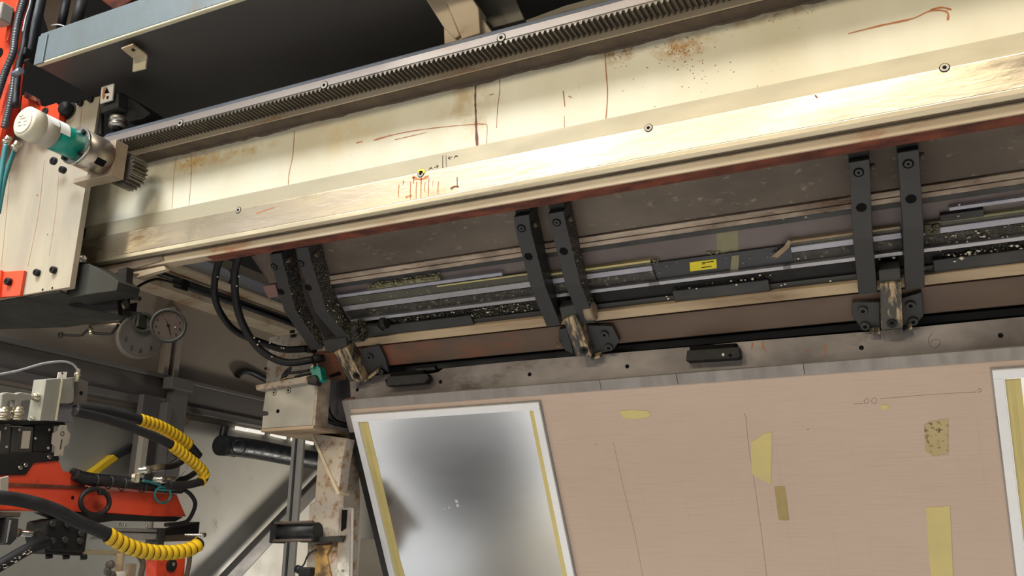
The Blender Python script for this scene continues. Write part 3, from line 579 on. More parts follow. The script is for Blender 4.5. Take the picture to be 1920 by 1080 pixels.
tag(B().tube([at(80, -20, y=1.85), at(68, 40, y=1.85), at(60, 90, y=1.85), at(52, 120, y=1.85)], .02, 12).build('black_hose', M['slate'], base=at(70, 40, y=1.85)), 'thick charcoal hose beside the end of the blue-grey angle', 'hose')
tag(B().tube([at(60, -20, y=1.77), at(56, 10, y=1.77), at(48, 35, y=1.77), at(43, 60, y=1.77)], .004, 8).build('grey_wire', M['alum'], base=at(55, 10, y=1.77)), 'thin pale grey wire lying on the black hoses', 'wire')
tag(B().cyl(at(40, 132, y=1.76), at(26, 140, y=1.76), .012).build('hose_clamp', M['bluegrey'], base=at(33, 136, y=1.76)), 'blue-grey clamp collar at the top of the short conduit', 'clamp')
tag(B().cbox(at(47, 100, y=1.80), .04, .03, .03).build('cable_tie_block', M['black'], None, .004, base=at(47, 100, y=1.8)), 'black clamp block holding the smooth hose', 'clamp')

# ================================================================== hinged mould lid under the beam
t = lid = thing('mould_hood', 'tilted dark underside of the mould lid with rails and worn strips', 'machine lid', LID.loc(-.5, .2))
def bar(plane, pt, pb, x0, x1, d, thick, name, m, par, bevel=.001):
    s0, s1 = plane.sth(pt if isinstance(pt, float) else th(*pt), d), plane.sth(pb if isinstance(pb, float) else th(*pb), d)
    return B().prism([plane.loc(x0, s0, d), plane.loc(x0, s1, d), plane.loc(x0, s1, d - thick), plane.loc(x0, s0, d - thick)], (x1 - x0, 0, 0)).build(name, m, par, bevel)
def XP(u, v, d=0): return LID.pix(u, v, d).x
D = math.radians
xl = XP(648, 590); XE = 1.5
bar(LID, D(25.6), D(21.42), XP(500, 520) , XE, 0, .012, 'upper_panel', M['lidpan'], t)
bar(LID, D(25.6), D(13.9), XP(560, 560) - .02, XE, -.045, .01, 'backing_sheet', M['dark'], t)
bar(LID, D(21.30), D(20.96), XP(620, 540), XE, .006, .05, 'worn_strip', M['strip'], t)
bar(LID, D(20.90), D(20.62), XP(620, 545), XE, .009, .05, 'worn_strip', M['strip'], t)
bar(LID, D(20.55), D(17.7), XP(620, 560), XE, -.012, .02, 'mauve_sheet', M['pinksheet'], t)
bar(LID, D(20.62), D(20.3), XP(620, 545), XE, -.004, .02, 'dark_groove', M['slate'], t)
# worn strip window between the arm pairs is bluish slate with the yellow label
xa1, xa2, xa3 = XP(1228, 510), XP(1484, 470), XP(1730, 430)
bar(LID, (1340, 478), (1340, 513), xa1, xa2, -.004, .02, 'slate_panel', M['navy'], t)
def unit(x0, x1, tape):
    bar(LID, (1180, 493), (1180, 497), x0, x1, .002, .03, 'tape_edge', M[tape], t)
    bar(LID, (1180, 497), (1180, 505), x0, x1, -.002, .03, 'glass_strip', M['olive'], t)
    bar(LID, (1180, 504), (1180, 513.5), x0, x1, .004, .03, 'light_rail', M['alum2'], t)
    bar(LID, (1180, 514), (1180, 539), x0, x1, -.005, .03, 'channel_floor', M['speck'], t)
unit(XP(1000, 530), XP(1224, 505), 'tape'); unit(xa2, XP(1690, 440), 'strip2'); unit(xa3, XE, 'tapeg')
# left unit has its bright rail higher up
x0, x1 = XP(640, 570), XP(1000, 525)
bar(LID, (860, 512), (860, 521), XP(700, 545), XP(828, 530), .001, .03, 'crumbled_foam', M['tapeg'], t, .003)
bar(LID, (860, 522), (860, 528), x0, XP(945, 520), .005, .03, 'light_rail', M['alum2'], t)
bar(LID, (860, 529), (860, 546), x0, x1, -.002, .03, 'glass_strip', M['olive'], t)
bar(LID, (860, 530.5), (860, 533), XP(820, 540), x1, .000, .03, 'tape_edge', M['tape'], t)
bar(LID, (860, 546), (860, 556), x0, x1, .003, .03, 'lower_rail', M['alum'], t)
bar(LID, (860, 557), (860, 573), x0, x1, -.006, .03, 'channel_floor', M['speck'], t)
bar(LID, (1340, 451), (1340, 457), XP(1780, 395), XE, .002, .03, 'light_rail', M['alum2'], t)
bar(LID, (1340, 462), (1340, 474), XP(1760, 385), XP(1843, 385), .003, .03, 'dark_plate', M['slate'], t)
# continuous thin rail, split where the profiles butt
for u0, u1 in ((640, 1064), (1066, 1224), (1225, 1480), (1481, 1700), (1702, 1990)):
    bar(LID, (1340, 515.2), (1340, 521.8), XP(u0, 560), XE if u1 > 1920 else XP(u1, 480), .008, .04, 'thin_rail', M['alum'], t)
bar(LID, (1340, 522), (1340, 545), XP(640, 590), XE, -.018, .03, 'dark_channel', M['black'], t)
for u0, u1 in ((560, 868), (1258, 1448), (1755, 2100)):
    bar(LID, (1340, 537), (1340, 560.5), XP(u0 + 90 if u0 < 600 else u0, 590 if u0 < 600 else 540), XE if u1 > 1920 else XP(u1, 560), -.001, .03, 'grey_ledge', M['slate'], t, .003)
bar(LID, (1340, 545), (1340, 560.5), XP(640, 600), XE, -.010, .03, 'inner_ledge', M['slate'], t)
bar(LID, (1340, 560.5), (1340, 578), XP(660, 650), XE, .006, .05, 'wooden_strip', M['strip2'], t, .002)
bar(LID, (1340, 580.5), (1340, 627), XP(672, 680), XE, .000, .05, 'brown_bar', M['brownbar'], t, .002)
# short brown end piece left of the first bracket
B().prism([LID.pix(u, v, -.004) for u, v in ((590, 665), (634, 660), (650, 712), (607, 718))], -LID.n * .02).build('end_bar', M['brownbar'], t, .002)
B().prism([LID.pix(u, v, .001) for u, v in ((617, 705), (636, 697), (640, 703), (619, 708))], -LID.n * .002).build('end_slot', M['ink'], t)
# left end mauve triangle left of the first arm
# yellow label
yl = thing('yellow_label', 'small yellow rectangular label on the slate panel between the arm pairs', 'label', LID.pix(1318, 497, 0))
B().prism([LID.pix(u, v, -.0032) for u, v in ((1293, 492), (1343, 486), (1344, 503), (1294, 509))], -LID.n * .0008).build('label_sheet', M['label'], yl)
a = B()
for (u0, v0, u1, v1, hh) in ((1316, 492, 1338, 489.4, 1.4), (1316, 494.5, 1322, 493.8, 1.2), (1315, 501, 1334, 498.6, 1.4)):
    a.prism([LID.pix(u, v, -.0030) for u, v in ((u0, v0), (u1, v1), (u1, v1 + hh), (u0, v0 + hh))], LID.n * .0003)
a.build('print_lines', M['ink'], yl)
# tapes on the lid
a = B().prism([LID.pix(u, v, -.011) for u, v in ((1343, 431), (1384, 429), (1385, 477), (1372, 480), (1344, 477))], -LID.n * .001)
tag(a.build('olive_tape', M['tapeg'], base=LID.pix(1360, 450)), 'wide olive tape strip on the mauve sheet above the yellow label', 'tape')
a = B().prism([LID.pix(u, v, -.0025) for u, v in ((1372, 480), (1386, 478), (1384, 508), (1369, 510))], -LID.n * .001)
tag(a.build('olive_tape', M['tapeg'], base=LID.pix(1378, 495)), 'narrow olive tape strip on the slate panel right of the yellow label', 'tape')
a = B().prism([LID.pix(u, v, .010) for u, v in ((1446, 481), (1470, 462), (1478, 450), (1484, 453), (1479, 465), (1457, 484))], -LID.n * .002)
tag(a.build('torn_tape', M['strip2'], base=LID.pix(1465, 470)), 'torn tan tape end hanging between slate panel and right rail', 'tape')
a = B()
for _ in range(26):
    p = LID.pix(random.uniform(1325, 1372), random.uniform(470, 479), -.009); a.blob(p, random.uniform(.002, .005), (1.5, .5, .7))
for _ in range(12): a.blob(LID.pix(random.uniform(1222, 1234), random.uniform(486, 496), -.002), random.uniform(.002, .004))
for _ in range(140): a.blob(LID.pix(random.uniform(680, 828), random.uniform(0, 1) * 14 + 548 - (0), -.001), .0001)
for _ in range(160):
    u = random.uniform(690, 826); a.blob(LID.pix(u, 541 - (u - 690) * .155 + random.uniform(-9, 3), .003), random.uniform(.001, .0045), (1.4, 1, .7))
a.build('foam_crumbs', M['tapeg'], t)['kind'] = 'stuff'

# ---------------- dried droplets
a = B(); k = B()
def dots(bb, n, u0, u1, fv, jit, d, r0, r1):
    for _ in range(n):
        u = random.uniform(u0, u1); bb.blob(LID.pix(u, fv(u) + random.uniform(-jit, jit), d), random.uniform(r0, r1), (1.2, .8, .8))
lin = lambda ua, va, ub, vb: (lambda u: va + (vb - va) * (u - ua) / (ub - ua))
dots(k, 900, 690, 1000, lin(690, 612, 1000, 573), 9, -.014, .0008, .0032)
dots(k, 500, 650, 1000, lin(650, 585, 1000, 548), 8, -.004, .0006, .0022)
dots(k, 250, 1050, 1250, lin(1050, 590, 1250, 560), 4, -.012, .0006, .002)
dots(k, 350, 1260, 1450, lin(1260, 548, 1450, 520), 8, -.014, .0006, .002)
dots(k, 500, 1740, 1918, lin(1740, 455, 1918, 425), 12, -.003, .0006, .002)
dots(k, 400, 1760, 1918, lin(1760, 487, 1918, 462), 12, -.012, .0006, .002)
dots(a, 60, 700, 1000, lin(700, 612, 1000, 573), 8, -.010, .0018, .004)
dots(a, 30, 660, 1000, lin(660, 572, 1000, 540), 14, .002, .001, .0025)
dots(a, 16, 1260, 1450, lin(1260, 550, 1450, 520), 8, -.008, .002, .0045)
dots(a, 16, 1230, 1480, lin(1230, 505, 1480, 475), 12, .000, .0008, .002)
dots(a, 40, 1745, 1918, lin(1745, 460, 1918, 430), 14, .002, .001, .0035)
dots(a, 44, 1765, 1918, lin(1765, 492, 1918, 465), 12, -.008, .0015, .0055)
for u, v, r in ((1511, 407, .0035), (1469, 411, .002), (1497, 485, .004), (1511, 484, .002), (1465, 535, .003), (1472, 533, .003), (1557, 527, .0035), (1425, 516, .0035), (1676, 483, .005), (1651, 499, .005), (1649, 486, .003),
                (1730, 504, .006), (1817, 473, .006), (1803, 484, .007), (1845, 443, .005), (1799, 383, .003), (1797, 405, .003), (1253, 560, .004), (1798, 385, .002), (1381, 534, .004), (1306, 541, .003), (1790, 490, .004), (1250, 556, .003)):
    a.blob(LID.pix(u, v, .004), r, (1.2, .7, .8))
dots(k, 90, 1734, 1760, lin(1734, 432, 1760, 428), 10, .009, .002, .006)
a.build('dried_droplets', M['drop'], lid)['kind'] = 'stuff'; k.build('dark_droplets', M['crumb'], lid)['kind'] = 'stuff'

# ================================================================== hinge arms
AW = .047
def arm(le, label, scab):
    """le: four left-edge pixels of the front face (top, upper, bend, lower end) with stand-off from the lid plane"""
    P = [LID.pix(u, v, d) for u, v, d in le]; t = thing('hinge_link', label, 'arm', P[0], 'bent charcoal hinge arms on the mould lid')
    n = len(P); W_ = Vector((AW, 0, 0)); vs = []
    for p in P:
        s = (p - LID.o).dot(LID.e); q = LID.o + LID.e * s + LID.n * .004; q.x = p.x; q = q
        vs += [p, p + W_, q + W_, q]
    fs = [(0, 1, 2, 3), tuple(4 * (n - 1) + i for i in (3, 2, 1, 0))]
    for i in range(n - 1):
        for j in range(4): fs.append((4 * i + j, 4 * i + (j + 1) % 4, 4 * i + 4 + (j + 1) % 4, 4 * i + 4 + j))
    B().add(vs, fs).build('arm_body', M['armf'], t, .0018)
    return t, P
def armhole(t, u, v, P, seg, r, bolt=False):
    a, b = P[seg], P[seg + 1]; e = (b - a).normalized(); nrm = Vector((1, 0, 0)).cross(e).normalized()
    if nrm.dot(LID.n) < 0: nrm = -nrm
    rr = ray(u, v); p = rr * ((a - UP).dot(nrm) / rr.dot(nrm)) + UP
    o_ = B().lathe(p - nrm * .0005, nrm, [(0, r), (.0012, r)], 24).build('bolt_hole', M['ink'], t)
    if bolt:
        B().lathe(p + nrm * .0005, nrm, [(0, r * .72), (.0018, r * .68)], 20).build('bolt_head', M['slate'], o_)
        B().lathe(p + nrm * .0023, nrm, [(0, r * .3), (.0004, r * .3)], 6).build('socket', M['ink'], o_)
specs = [
    ([(505, 478, .085), (510, 500, .085), (533, 585, .072), (583, 657, .034)], 'leftmost charcoal hinge arm, furthest from the yellow label', ((514, 500), (527, 547)), 0),
    ([(555, 466, .085), (560, 490, .085), (590, 585, .072), (637, 640, .034)], 'speckled charcoal hinge arm, right one of the leftmost pair', ((564, 494), (578, 539)), 1),
    ([(963, 407, .085), (967, 435, .085), (995, 540, .072), (1025, 613, .034)], 'left charcoal arm of the middle pair, left of the yellow label', ((978, 428), (991, 481)), 0),
    ([(1027, 401, .085), (1032, 425, .085), (1060, 535, .072), (1090, 608, .034)], 'right charcoal arm of the middle pair with a rusty speckled side', ((1044, 417), (1057, 471)), 1),
    ([(1591, 305, .085), (1593, 330, .085), (1599, 450, .072), (1610, 553, .034)], 'left charcoal arm of the right-hand pair, right of the yellow label', ((1610, 323), (1615, 389)), 0),
    ([(1682, 287, .085), (1684, 310, .085), (1693, 430, .072), (1697, 544, .034)], 'rightmost charcoal hinge arm, nearest the right picture edge', ((1703, 307), (1708, 373)), 0)]
for i, (le, lab, holes, scab) in enumerate(specs):
    t, P = arm(le, lab, scab)
    # dark cap block above the arm
    W_ = Vector((AW, 0, 0)); e = -LID.e * .05
    B().box(P[0] - LID.n * .02 + Vector((.0, 0, 0)), W_, e, -LID.n * .05).build('head_block', M['black'], t, .002)
    armhole(t, *holes[0], P, 0, .0125, True); armhole(t, *holes[1], P, 1, .0125)
    c = P[1] + W_ - LID.n * .03
    B().cyl(c, c + Vector((.012, 0, 0)), .009, n=12).build('side_bolt', M['dirty'], t)
    if i in (0, 1, 3):
        a = B(); n = (700, 900, 0, 420)[i]; rr = random.Random(i)
        for _ in range(n):
            f = rr.random() ** .75; s = .06 + f * .40
            # side face (+X) of the arm: pick between consecutive edge points
            j = 1 if f < .55 else 2; tt = (f / .55) if j == 1 else (f - .55) / .45
            p = P[j].lerp(P[j + 1], tt) + W_; q = LID.o + LID.e * (p - LID.o).dot(LID.e) + LID.n * .004; q.x = p.x
            a.blob(p.lerp(q, rr.random()), rr.uniform(.0008, .0034), (.5, 1, 1))
        a.build('crumb_crust', M['crumb'], t)['kind'] = 'stuff'
        a = B()
        for _ in range((8, 26, 0, 10)[i]):
            f = rr.random(); p = P[2 if f > .3 else 1].lerp(P[3 if f > .3 else 2], rr.random()) + W_; q = LID.o + LID.e * (p - LID.o).dot(LID.e) + LID.n * .004; q.x = p.x
            a.blob(p.lerp(q, rr.random()), rr.uniform(.0018, .0045), (.6, 1, 1))
        a.build('dried_droplets', M['drop'], t)['kind'] = 'stuff'
t = thing('round_pivot', 'crusted round pivot boss at the foot of the speckled left arms', 'pivot', LID.pix(665, 620, .03))
c = LID.pix(664, 622, .045)
B().lathe(c, (1, 0, 0), [(0, .036), (.03, .036), (.036, .030)], 24).build('boss', M['black'], t)
a = B()
for _ in range(420):
    k_ = random.uniform(0, 6.28); q = random.choice((.036, random.uniform(0, .036))); a.blob(c + Vector((.037 if q < .036 else random.uniform(0, .036), math.cos(k_) * q, math.sin(k_) * q)), random.uniform(.001, .003), (.5, 1, 1))
a.build('crumb_crust', M['crumb'], t)['kind'] = 'stuff'
t = thing('rusty_pivot', 'rusty rounded pivot end at the foot of the middle right arm', 'pivot', LID.pix(1112, 580, .03))
B().lathe(LID.pix(1100, 583, .026), (1, 0, 0), [(0, .030), (.022, .030), (.027, .022)], 20).build('boss', M['block'], t)

# brackets at the arm feet
def bracket(lug, top, plates, label):
    c = LID.pix(*lug[0], .05)
    t = thing('hinge_bracket', label, 'bracket', c, 'scratched hinge brackets below the arms')
    B().prism([LID.pix(u, v, .055) for u, v in lug], -LID.n * .055).build('lug', M['lug'], t, .003)
    B().prism([LID.pix(u, v, .045) for u, v in top], -LID.n * .04).build('lug_top', M['slate'], t, .003)
    bu, bv = (lug[2][0] + lug[3][0]) / 2, (lug[2][1] + lug[3][1]) / 2 - 12
    b_ = B().lathe(LID.pix(bu, bv, .0553), LID.n, [(0, .013), (.004, .013)], 18).build('bolt', M['black'], t); B().lathe(LID.pix(bu, bv, .0594), LID.n, [(0, .006), (.0004, .006)], 6).build('socket', M['ink'], b_)
    for pl, bolts in plates:
        B().prism([LID.pix(u, v, .018) for u, v in pl], -LID.n * .014).build('side_plate', M['armf'], t, .002)
        for u, v in bolts:
            p = LID.pix(u, v, .018); b_ = B().lathe(p, LID.n, [(0, .0125), (.007, .0125), (.008, .011)], 18).build('bolt', M['slate'], t)
            B().lathe(p + LID.n * .0081, LID.n, [(0, .006), (.0004, .006)], 6).build('socket', M['ink'], b_)
        (x0, y0), (x1, y1) = pl[-2], pl[-1]
        r0, r1 = LID.pix(x0, y0, .02), LID.pix(x1, y1, .02)
        B().prism([r0, r1, r1 - LID.e * .008, r0 - LID.e * .008], LID.n * .022).build('gusset_rib', M['lug'], t, .001)
    return t
bracket([(625, 662), (650, 652), (682, 716), (655, 716)], [(604, 640), (648, 634), (652, 655), (612, 662)], [(((676, 655), (710, 648), (722, 672), (730, 700), (716, 690), (680, 716)), ((694, 668), (714, 695)))], 'leftmost scratched hinge bracket, above the torn end of the grey plate')
bracket([(1056, 600), (1080, 592), (1110, 668), (1080, 669)], [(1048, 577), (1080, 572), (1084, 594), (1054, 600)], [(((1100, 610), (1148, 612), (1162, 640), (1150, 656), (1130, 662), (1112, 668)), ((1134, 626), (1142, 650))), (((1048, 618), (1062, 615), (1076, 664), (1060, 658), (1052, 646), (1048, 640)), ())], 'scratched hinge bracket below the middle arm pair')
bracket([(1650, 533), (1690, 530), (1693, 616), (1652, 620)], [(1647, 507), (1688, 503), (1690, 531), (1649, 534)], [(((1690, 560), (1728, 548), (1732, 592), (1722, 604), (1710, 608), (1693, 617)), ((1707, 571), (1712, 601))), (((1650, 566), (1598, 568), (1597, 592), (1612, 612), (1630, 618), (1650, 618)), ((1618, 581), (1622, 610)))], 'rightmost scratched hinge bracket, below the right-hand arm pair')
t = thing('hinge_block', 'small dark hinge block right of the crusted pivot at the lid edge', 'block', LID.pix(700, 610, .01))
B().prism([LID.pix(u, v, .022) for u, v in ((684, 612), (706, 612), (718, 622), (690, 628))], -LID.n * .03).build('block_body', M['slate'], t, .002)
B().lathe(LID.pix(716, 606, .01), (1, 0, 0), [(0, .02), (.02, .02)], 16).build('roller', M['black'], t)

# ================================================================== mould below
YG = 2.57
t = mould = thing('tilted_mould', 'large tilted pink laminate mould panel below a stained grey plate', 'mould', PAN.loc(-.5, .1))
gp = [(656, 713), (690, 707), (693, 716), (698, 705), (739, 700), (722, 712), (725, 724), (795, 719), (804, 709), (803, 701), (821, 698), (831, 691), (960, 678), (1286, 651), (1390, 641), (1650, 620), (2600, 528), (2600, 606), (1500, 690), (658, 752)]
P = [at(u, v, y=YG) for u, v in gp]
def ngon(bb, P, vec):
    # triangulated prism for a concave outline
    from mathutils.geometry import tessellate_polygon
    tri = tessellate_polygon([P]); n = len(P); vec = Vector(vec)
    bb.add(P + [p + vec for p in P], [tuple(f) for f in tri] + [tuple(i + n for i in f)[::-1] for f in tri] + [(i, i + n, (i + 1) % n + n, (i + 1) % n) for i in range(n)])
    return bb
ngon(B(), P, (0, .012, 0)).build('grey_plate', M['mouldplate'], t)
for u, v in ((670, 731), (826, 716), (993, 702), (1176, 687), (1615, 652), (1876, 629), (1385, 669)):
    B().lathe(at(u, v, y=YG - .0002), (0, -1, 0), [(0, .0065), (.0006, .0065)], 16).build('bolt_hole', M['ink'], t)
a = B(); a.tube([at(u, v, y=YG - .0006) for u, v in ((1748, 625), (1741, 634), (1742, 646), (1752, 652), (1762, 645), (1760, 637), (1750, 637), (1744, 643))], .0007, 5, 4); a.build('chalk_mark', mat('faint_pencil', (.22, .19, .18)), t)
a = B()
for pts in (((1411, 642), (1409, 655)), ((1432, 640), (1430, 650), (1436, 657)), ((1545, 645), (1548, 668)), ((1512, 655), (1510, 660)), ((1308, 675), (1312, 690))): run(a, pts, YG - .0007, .005, .003)
a.build('rust_run', M['streak'], t)
# black backing painted in for the shade of the gap behind
B().bx(at(690, 700, y=2.62).x, XE, 2.64, 2.66, Z + 2.62 * T(11.3), Z + 2.62 * T(15)).build('rear_channel', M['black'], t)
B().bx(at(690, 700, y=2.6).x, XE, 2.60, 2.62, Z + 2.6 * T(13.35), Z + 2.6 * T(13.8)).build('rear_lip', M['slate'], t, .002)
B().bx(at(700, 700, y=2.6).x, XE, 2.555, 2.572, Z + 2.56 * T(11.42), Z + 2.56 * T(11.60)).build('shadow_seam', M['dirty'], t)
s11 = PAN.sth(th(1340, 697)); s10 = PAN.sth(th(1340, 715))
xs_ = [PAN.pix(u, v).x for u, v in ((656, 760), (1127, 722), (1271, 712), (1508, 693))] + [XE]
for x0, x1 in zip(xs_, xs_[1:]):
    B().prism([PAN.loc(x0 + .0006, s11 - .004, .006), PAN.loc(x0 + .0006, s10, .006), PAN.loc(x0 + .0006, s10, -.006), PAN.loc(x0 + .0006, s11 - .004, -.006)], (x1 - x0 - .0012, 0, 0)).build('edge_strip', M['edge'], t, .0008)
B().prism([PAN.loc(xs_[0], s10 - .001, .003), PAN.loc(xs_[0], 1.05, .003), PAN.loc(xs_[0], 1.05, -.03), PAN.loc(xs_[0], s10 - .001, -.03)], (XE - xs_[0], 0, 0)).build('laminate', M['pink'], t)
B().prism([PAN.loc(xs_[0] - .05, s11 + .05, -.02), PAN.loc(xs_[0] - .05, 1.05, -.02), PAN.loc(xs_[0] - .05, 1.05, -.06), PAN.loc(xs_[0] - .05, s11 + .05, -.06)], (.06, 0, 0)).build('side_rail', M['slate'], t, .003)
B().prism([PAN.loc(xs_[0] - .035, s11 + .0, -.005), PAN.loc(xs_[0] - .035, s11 + .12, -.005), PAN.loc(xs_[0] - .035, s11 + .12, -.03), PAN.loc(xs_[0] - .035, s11 + .0, -.03)], (.035, 0, 0)).build('corner_piece', M['edge'], t, .002)
B().prism([at(u, v, y=YG - .012) for u, v in ((648, 747), (662, 744), (664, 751), (652, 752))], (0, .01, 0)).build('rusty_corner', M['red'], t)
# pencil marks on the laminate
PG = mat('pencil_grey', (.33, .26, .24), (.30, .24, .22))
def pk(pts, r=.0007): B().tube([PAN.pix(u, v, .0033) for u, v in pts], r, 5, 3).build('pencil_mark', PG, t)
pk([(1620, 752), (1624, 747), (1629, 750), (1627, 756), (1621, 756), (1620, 752)]); pk([(1634, 750), (1639, 746), (1644, 750), (1641, 756), (1635, 755), (1634, 750)])
pk([(1600, 757), (1618, 757)]); pk([(1832, 733), (1837, 728), (1840, 733), (1834, 736)]); pk([(1398, 780), (1404, 840), (1412, 890), (1425, 980), (1438, 1085)], .0006)
pk([(1650, 748), (1740, 740), (1830, 735)], .0005); pk([(1150, 830), (1170, 920), (1190, 1000), (1206, 1085)], .0005)
a = B()
for u, v in ((1118, 833), (1396, 777), (1515, 805)): a.lathe(PAN.pix(u, v, .0031), PAN.n, [(0, .0014), (.0004, .0012)], 8)
a.build('pinhole', M['ink'], t)

def tapepiece(pts, m, lab, name='masking_tape'):
    o_ = ngon(B(), [PAN.pix(u, v, .0042) for u, v in pts], -PAN.n * .001).build(name, M[m], base=PAN.pix(*pts[0], .003))
    tag(o_, lab, 'tape', 'tape pieces on the pink mould panel'); return o_
tapepiece([(1408, 828), (1420, 823), (1432, 813), (1447, 810), (1447, 850), (1445, 908), (1438, 904), (1430, 901), (1410, 889), (1408, 860)], 'tape', 'pale yellow tape with torn corners, largest in the middle of the pink panel')
tapepiece([(1452, 912), (1471, 912), (1476, 945), (1479, 975), (1470, 976), (1460, 974), (1456, 945)], 'tape2', 'narrow brownish tape strip just below the torn yellow tape')
tapepiece([(1733, 797), (1745, 790), (1778, 785), (1778, 852), (1765, 853), (1752, 856), (1735, 847)], 'spotty', 'dark-spotted tan tape patch near the right framed panel')
tapepiece([(1736, 951), (1760, 951), (1781, 948), (1784, 1010), (1788, 1100), (1750, 1100), (1742, 1050)], 'tape', 'long pale yellow tape running off the bottom edge')
tapepiece([(1161, 771), (1180, 769), (1212, 770), (1221, 776), (1215, 783), (1190, 786), (1168, 784)], 'tape', 'small smeared yellow tape near the top of the pink panel')
tapepiece([(1650, 761), (1660, 758), (1669, 764), (1660, 769), (1652, 767)], 'tape', 'tiny yellow tape scrap below the two pencilled circles')

TOV = mat('tape_overlap', (.60, .52, .20), (.54, .46, .2))
def framed(xa_, xb_, st, lab, full):
    t = thing('framed_sheet', lab, 'framed panel', PAN.loc((xa_ + xb_) / 2, st), 'white framed satin sheets lying on the pink panel')
    wv, sb = .024, 1.0; d0, d1 = .003, .016
    def bb(x0, x1, s0, s1, da, db): return B().prism([PAN.loc(x0, s0, db), PAN.loc(x0, s1, db), PAN.loc(x0, s1, da), PAN.loc(x0, s0, da)], (x1 - x0, 0, 0))
    bb(xa_, xb_, st, st + wv, d0, d1).build('frame_bar', M['white'], t, .0015)
    bb(xa_, xa_ + wv, st + wv, sb, d0, d1).build('frame_bar', M['white'], t, .0015)
    bb(xb_ - wv, xb_, st + wv, sb, d0, d1).build('frame_bar', M['white'], t, .0015)
    bb(xa_, xb_, sb, sb + wv, d0, d1).build('frame_bar', M['white'], t, .0015)
    bb(xa_ - .004, xb_ + .004, st - .004, sb + wv + .004, d0 - .0005, d0 + .004).build('gasket', M['edge'], t)
    bb(xa_ + wv, xb_ - wv, st + wv, sb, d0, .009).build('sheet', M['sheet'], t)
    xi, xo = xa_ + wv + .002, xb_ - wv - .002
    ngon(B(), [PAN.loc(x, s, .0100) for x, s in ((xi, st + wv + .004), (xi + .036, st + wv + .004), (xi + .036, st + .30), (xi + .034, st + .55), (xi + .042, st + .68), (xi + .034, st + .85), (xi + .04, sb), (xi, sb))], -PAN.n * .0008).build('edge_tape', M['tape'], t)
    ngon(B(), [PAN.loc(x, s, .0101) for x, s in ((xi + .010, st + wv + .004), (xi + .022, st + wv + .004), (xi + .021, st + .45), (xi + .020, st + .60), (xi + .013, st + .9), (xi + .010, st + .6))], -PAN.n * .0006).build('tape_overlap', TOV, t)
    ngon(B(), [PAN.loc(x, s, .0100) for x, s in ((xo - .014, st + wv + .004), (xo, st + wv + .004), (xo, sb), (xo - .020, sb), (xo - .016, st + .5))], -PAN.n * .0008).build('edge_tape', M['tape'], t)
    return t
p = PAN.pix(660, 786, .016); q = PAN.pix(1012, 757, .016); stp = PAN.sth(th(1008, 755), .016)
f1 = framed(p.x - .004, q.x - .004, stp, 'white framed satin metal sheet with yellow edge tapes, left on the pink panel', True)
p2 = PAN.pix(1861, 699, .016)
framed(p2.x, p2.x + (q.x - p.x), stp, 'white framed sheet cut off by the right picture edge', False)
# chipped mark of the sheet
c = PAN.pix(845, 955, .0092)
a = B()
for du, dv, r in ((0, 0, .004), (-8, 3, .003), (14, -12, .006), (16, -4, .006), (-5, 6, .002)): a.lathe(PAN.pix(842 + du, 952 + dv, .0091), PAN.n, [(0, r), (.0003, r * .8)], 10)
a.build('smudge', mat('pale_smudge', (.62, .63, .64), (.55, .56, .57), .7, bump=0), f1)

# black clamps on the gap
def clamp(pts, depth, lab, screw=None):
    t = thing('black_clamp', lab, 'clamp', at(*pts[0], y=2.54), 'black clamp blocks along the gap above the grey plate')
    B().prism([at(u, v, y=2.535) for u, v in pts], (0, depth, 0)).build('clamp_body', M['black'], t, .002)
    (u0, v0), (u1, v1) = pts[0], pts[1]
    B().prism([at(u, v, y=2.545) for u, v in ((u0 + 4, v0 - 8), (u1 - 4, v1 - 7), (u1 - 8, v1 + 2), (u0 + 6, v0 + 2))], (0, depth, 0)).build('clamp_top', M['ink'], t, .002)
    if screw:
        B().lathe(at(*screw, y=2.534), (0, -1, 0), [(0, .0045), (.001, .004)], 14).build('screw', M['steel'], t)
        B().lathe(at(screw[0] + 13, screw[1] + 1, y=2.534), (0, -1, 0), [(0, .005), (.0006, .005)], 14).build('hole', M['ink'], t)
clamp([(1288, 657), (1385, 650), (1388, 666), (1384, 671), (1286, 677)], .04, 'black clamp block with one bright screw, between middle and right brackets', (1356, 665))
clamp([(726, 706), (800, 700), (804, 708), (796, 718), (724, 724)], .03, 'plain black clamp block in the notch of the grey plate')
tag(B().cbox(at(800, 692, y=2.6), .08, .02, .02).build('dark_stub', M['slate'], None, .006, base=at(800, 692, y=2.6)), 'small dark stub behind the notch clamp', 'block')

# ================================================================== machine left post, block and hoses
YC = 2.62
t = thing('rusty_column', 'beige machine column speckled with rust below the grey end block', 'column', at(640, 1000, y=YC))
B().prism([at(u, v, y=YC) for u, v in ((598, 820), (645, 824), (643, 900), (645, 925), (636, 1120), (572, 1120), (580, 945), (590, 940))], (0, .10, 0)).build('column_face', M['column'], t, .003)
B().prism([at(u, v, y=YC - .05) for u, v in ((584, 812), (650, 822), (641, 870), (635, 925), (630, 912))], (0, .05, 0)).build('gusset', M['column'], t, .002)
B().prism([at(u, v, y=YC - .054) for u, v in ((580, 812), (586, 812), (637, 926), (632, 928))], (0, .058, 0)).build('gusset_edge', M['cream'], t, .001)
B().prism([at(u, v, y=YC - .02) for u, v in ((636, 952), (658, 952), (655, 1120), (628, 1120), (634, 1000))], (0, .018, 0)).build('slotted_rail', M['steel'], t, .002)
B().prism([at(u, v, y=YC - .023) for u, v in ((641, 956), (650, 956), (648, 990), (639, 996))], (0, .003, 0)).build('rail_slot', M['ink'], t)
B().prism([at(u, v, y=YC - .03) for u, v in ((560, 1008), (645, 1004), (641, 1016), (562, 1017))], (0, .05, 0)).build('cross_plate', M['drab'], t, .002)
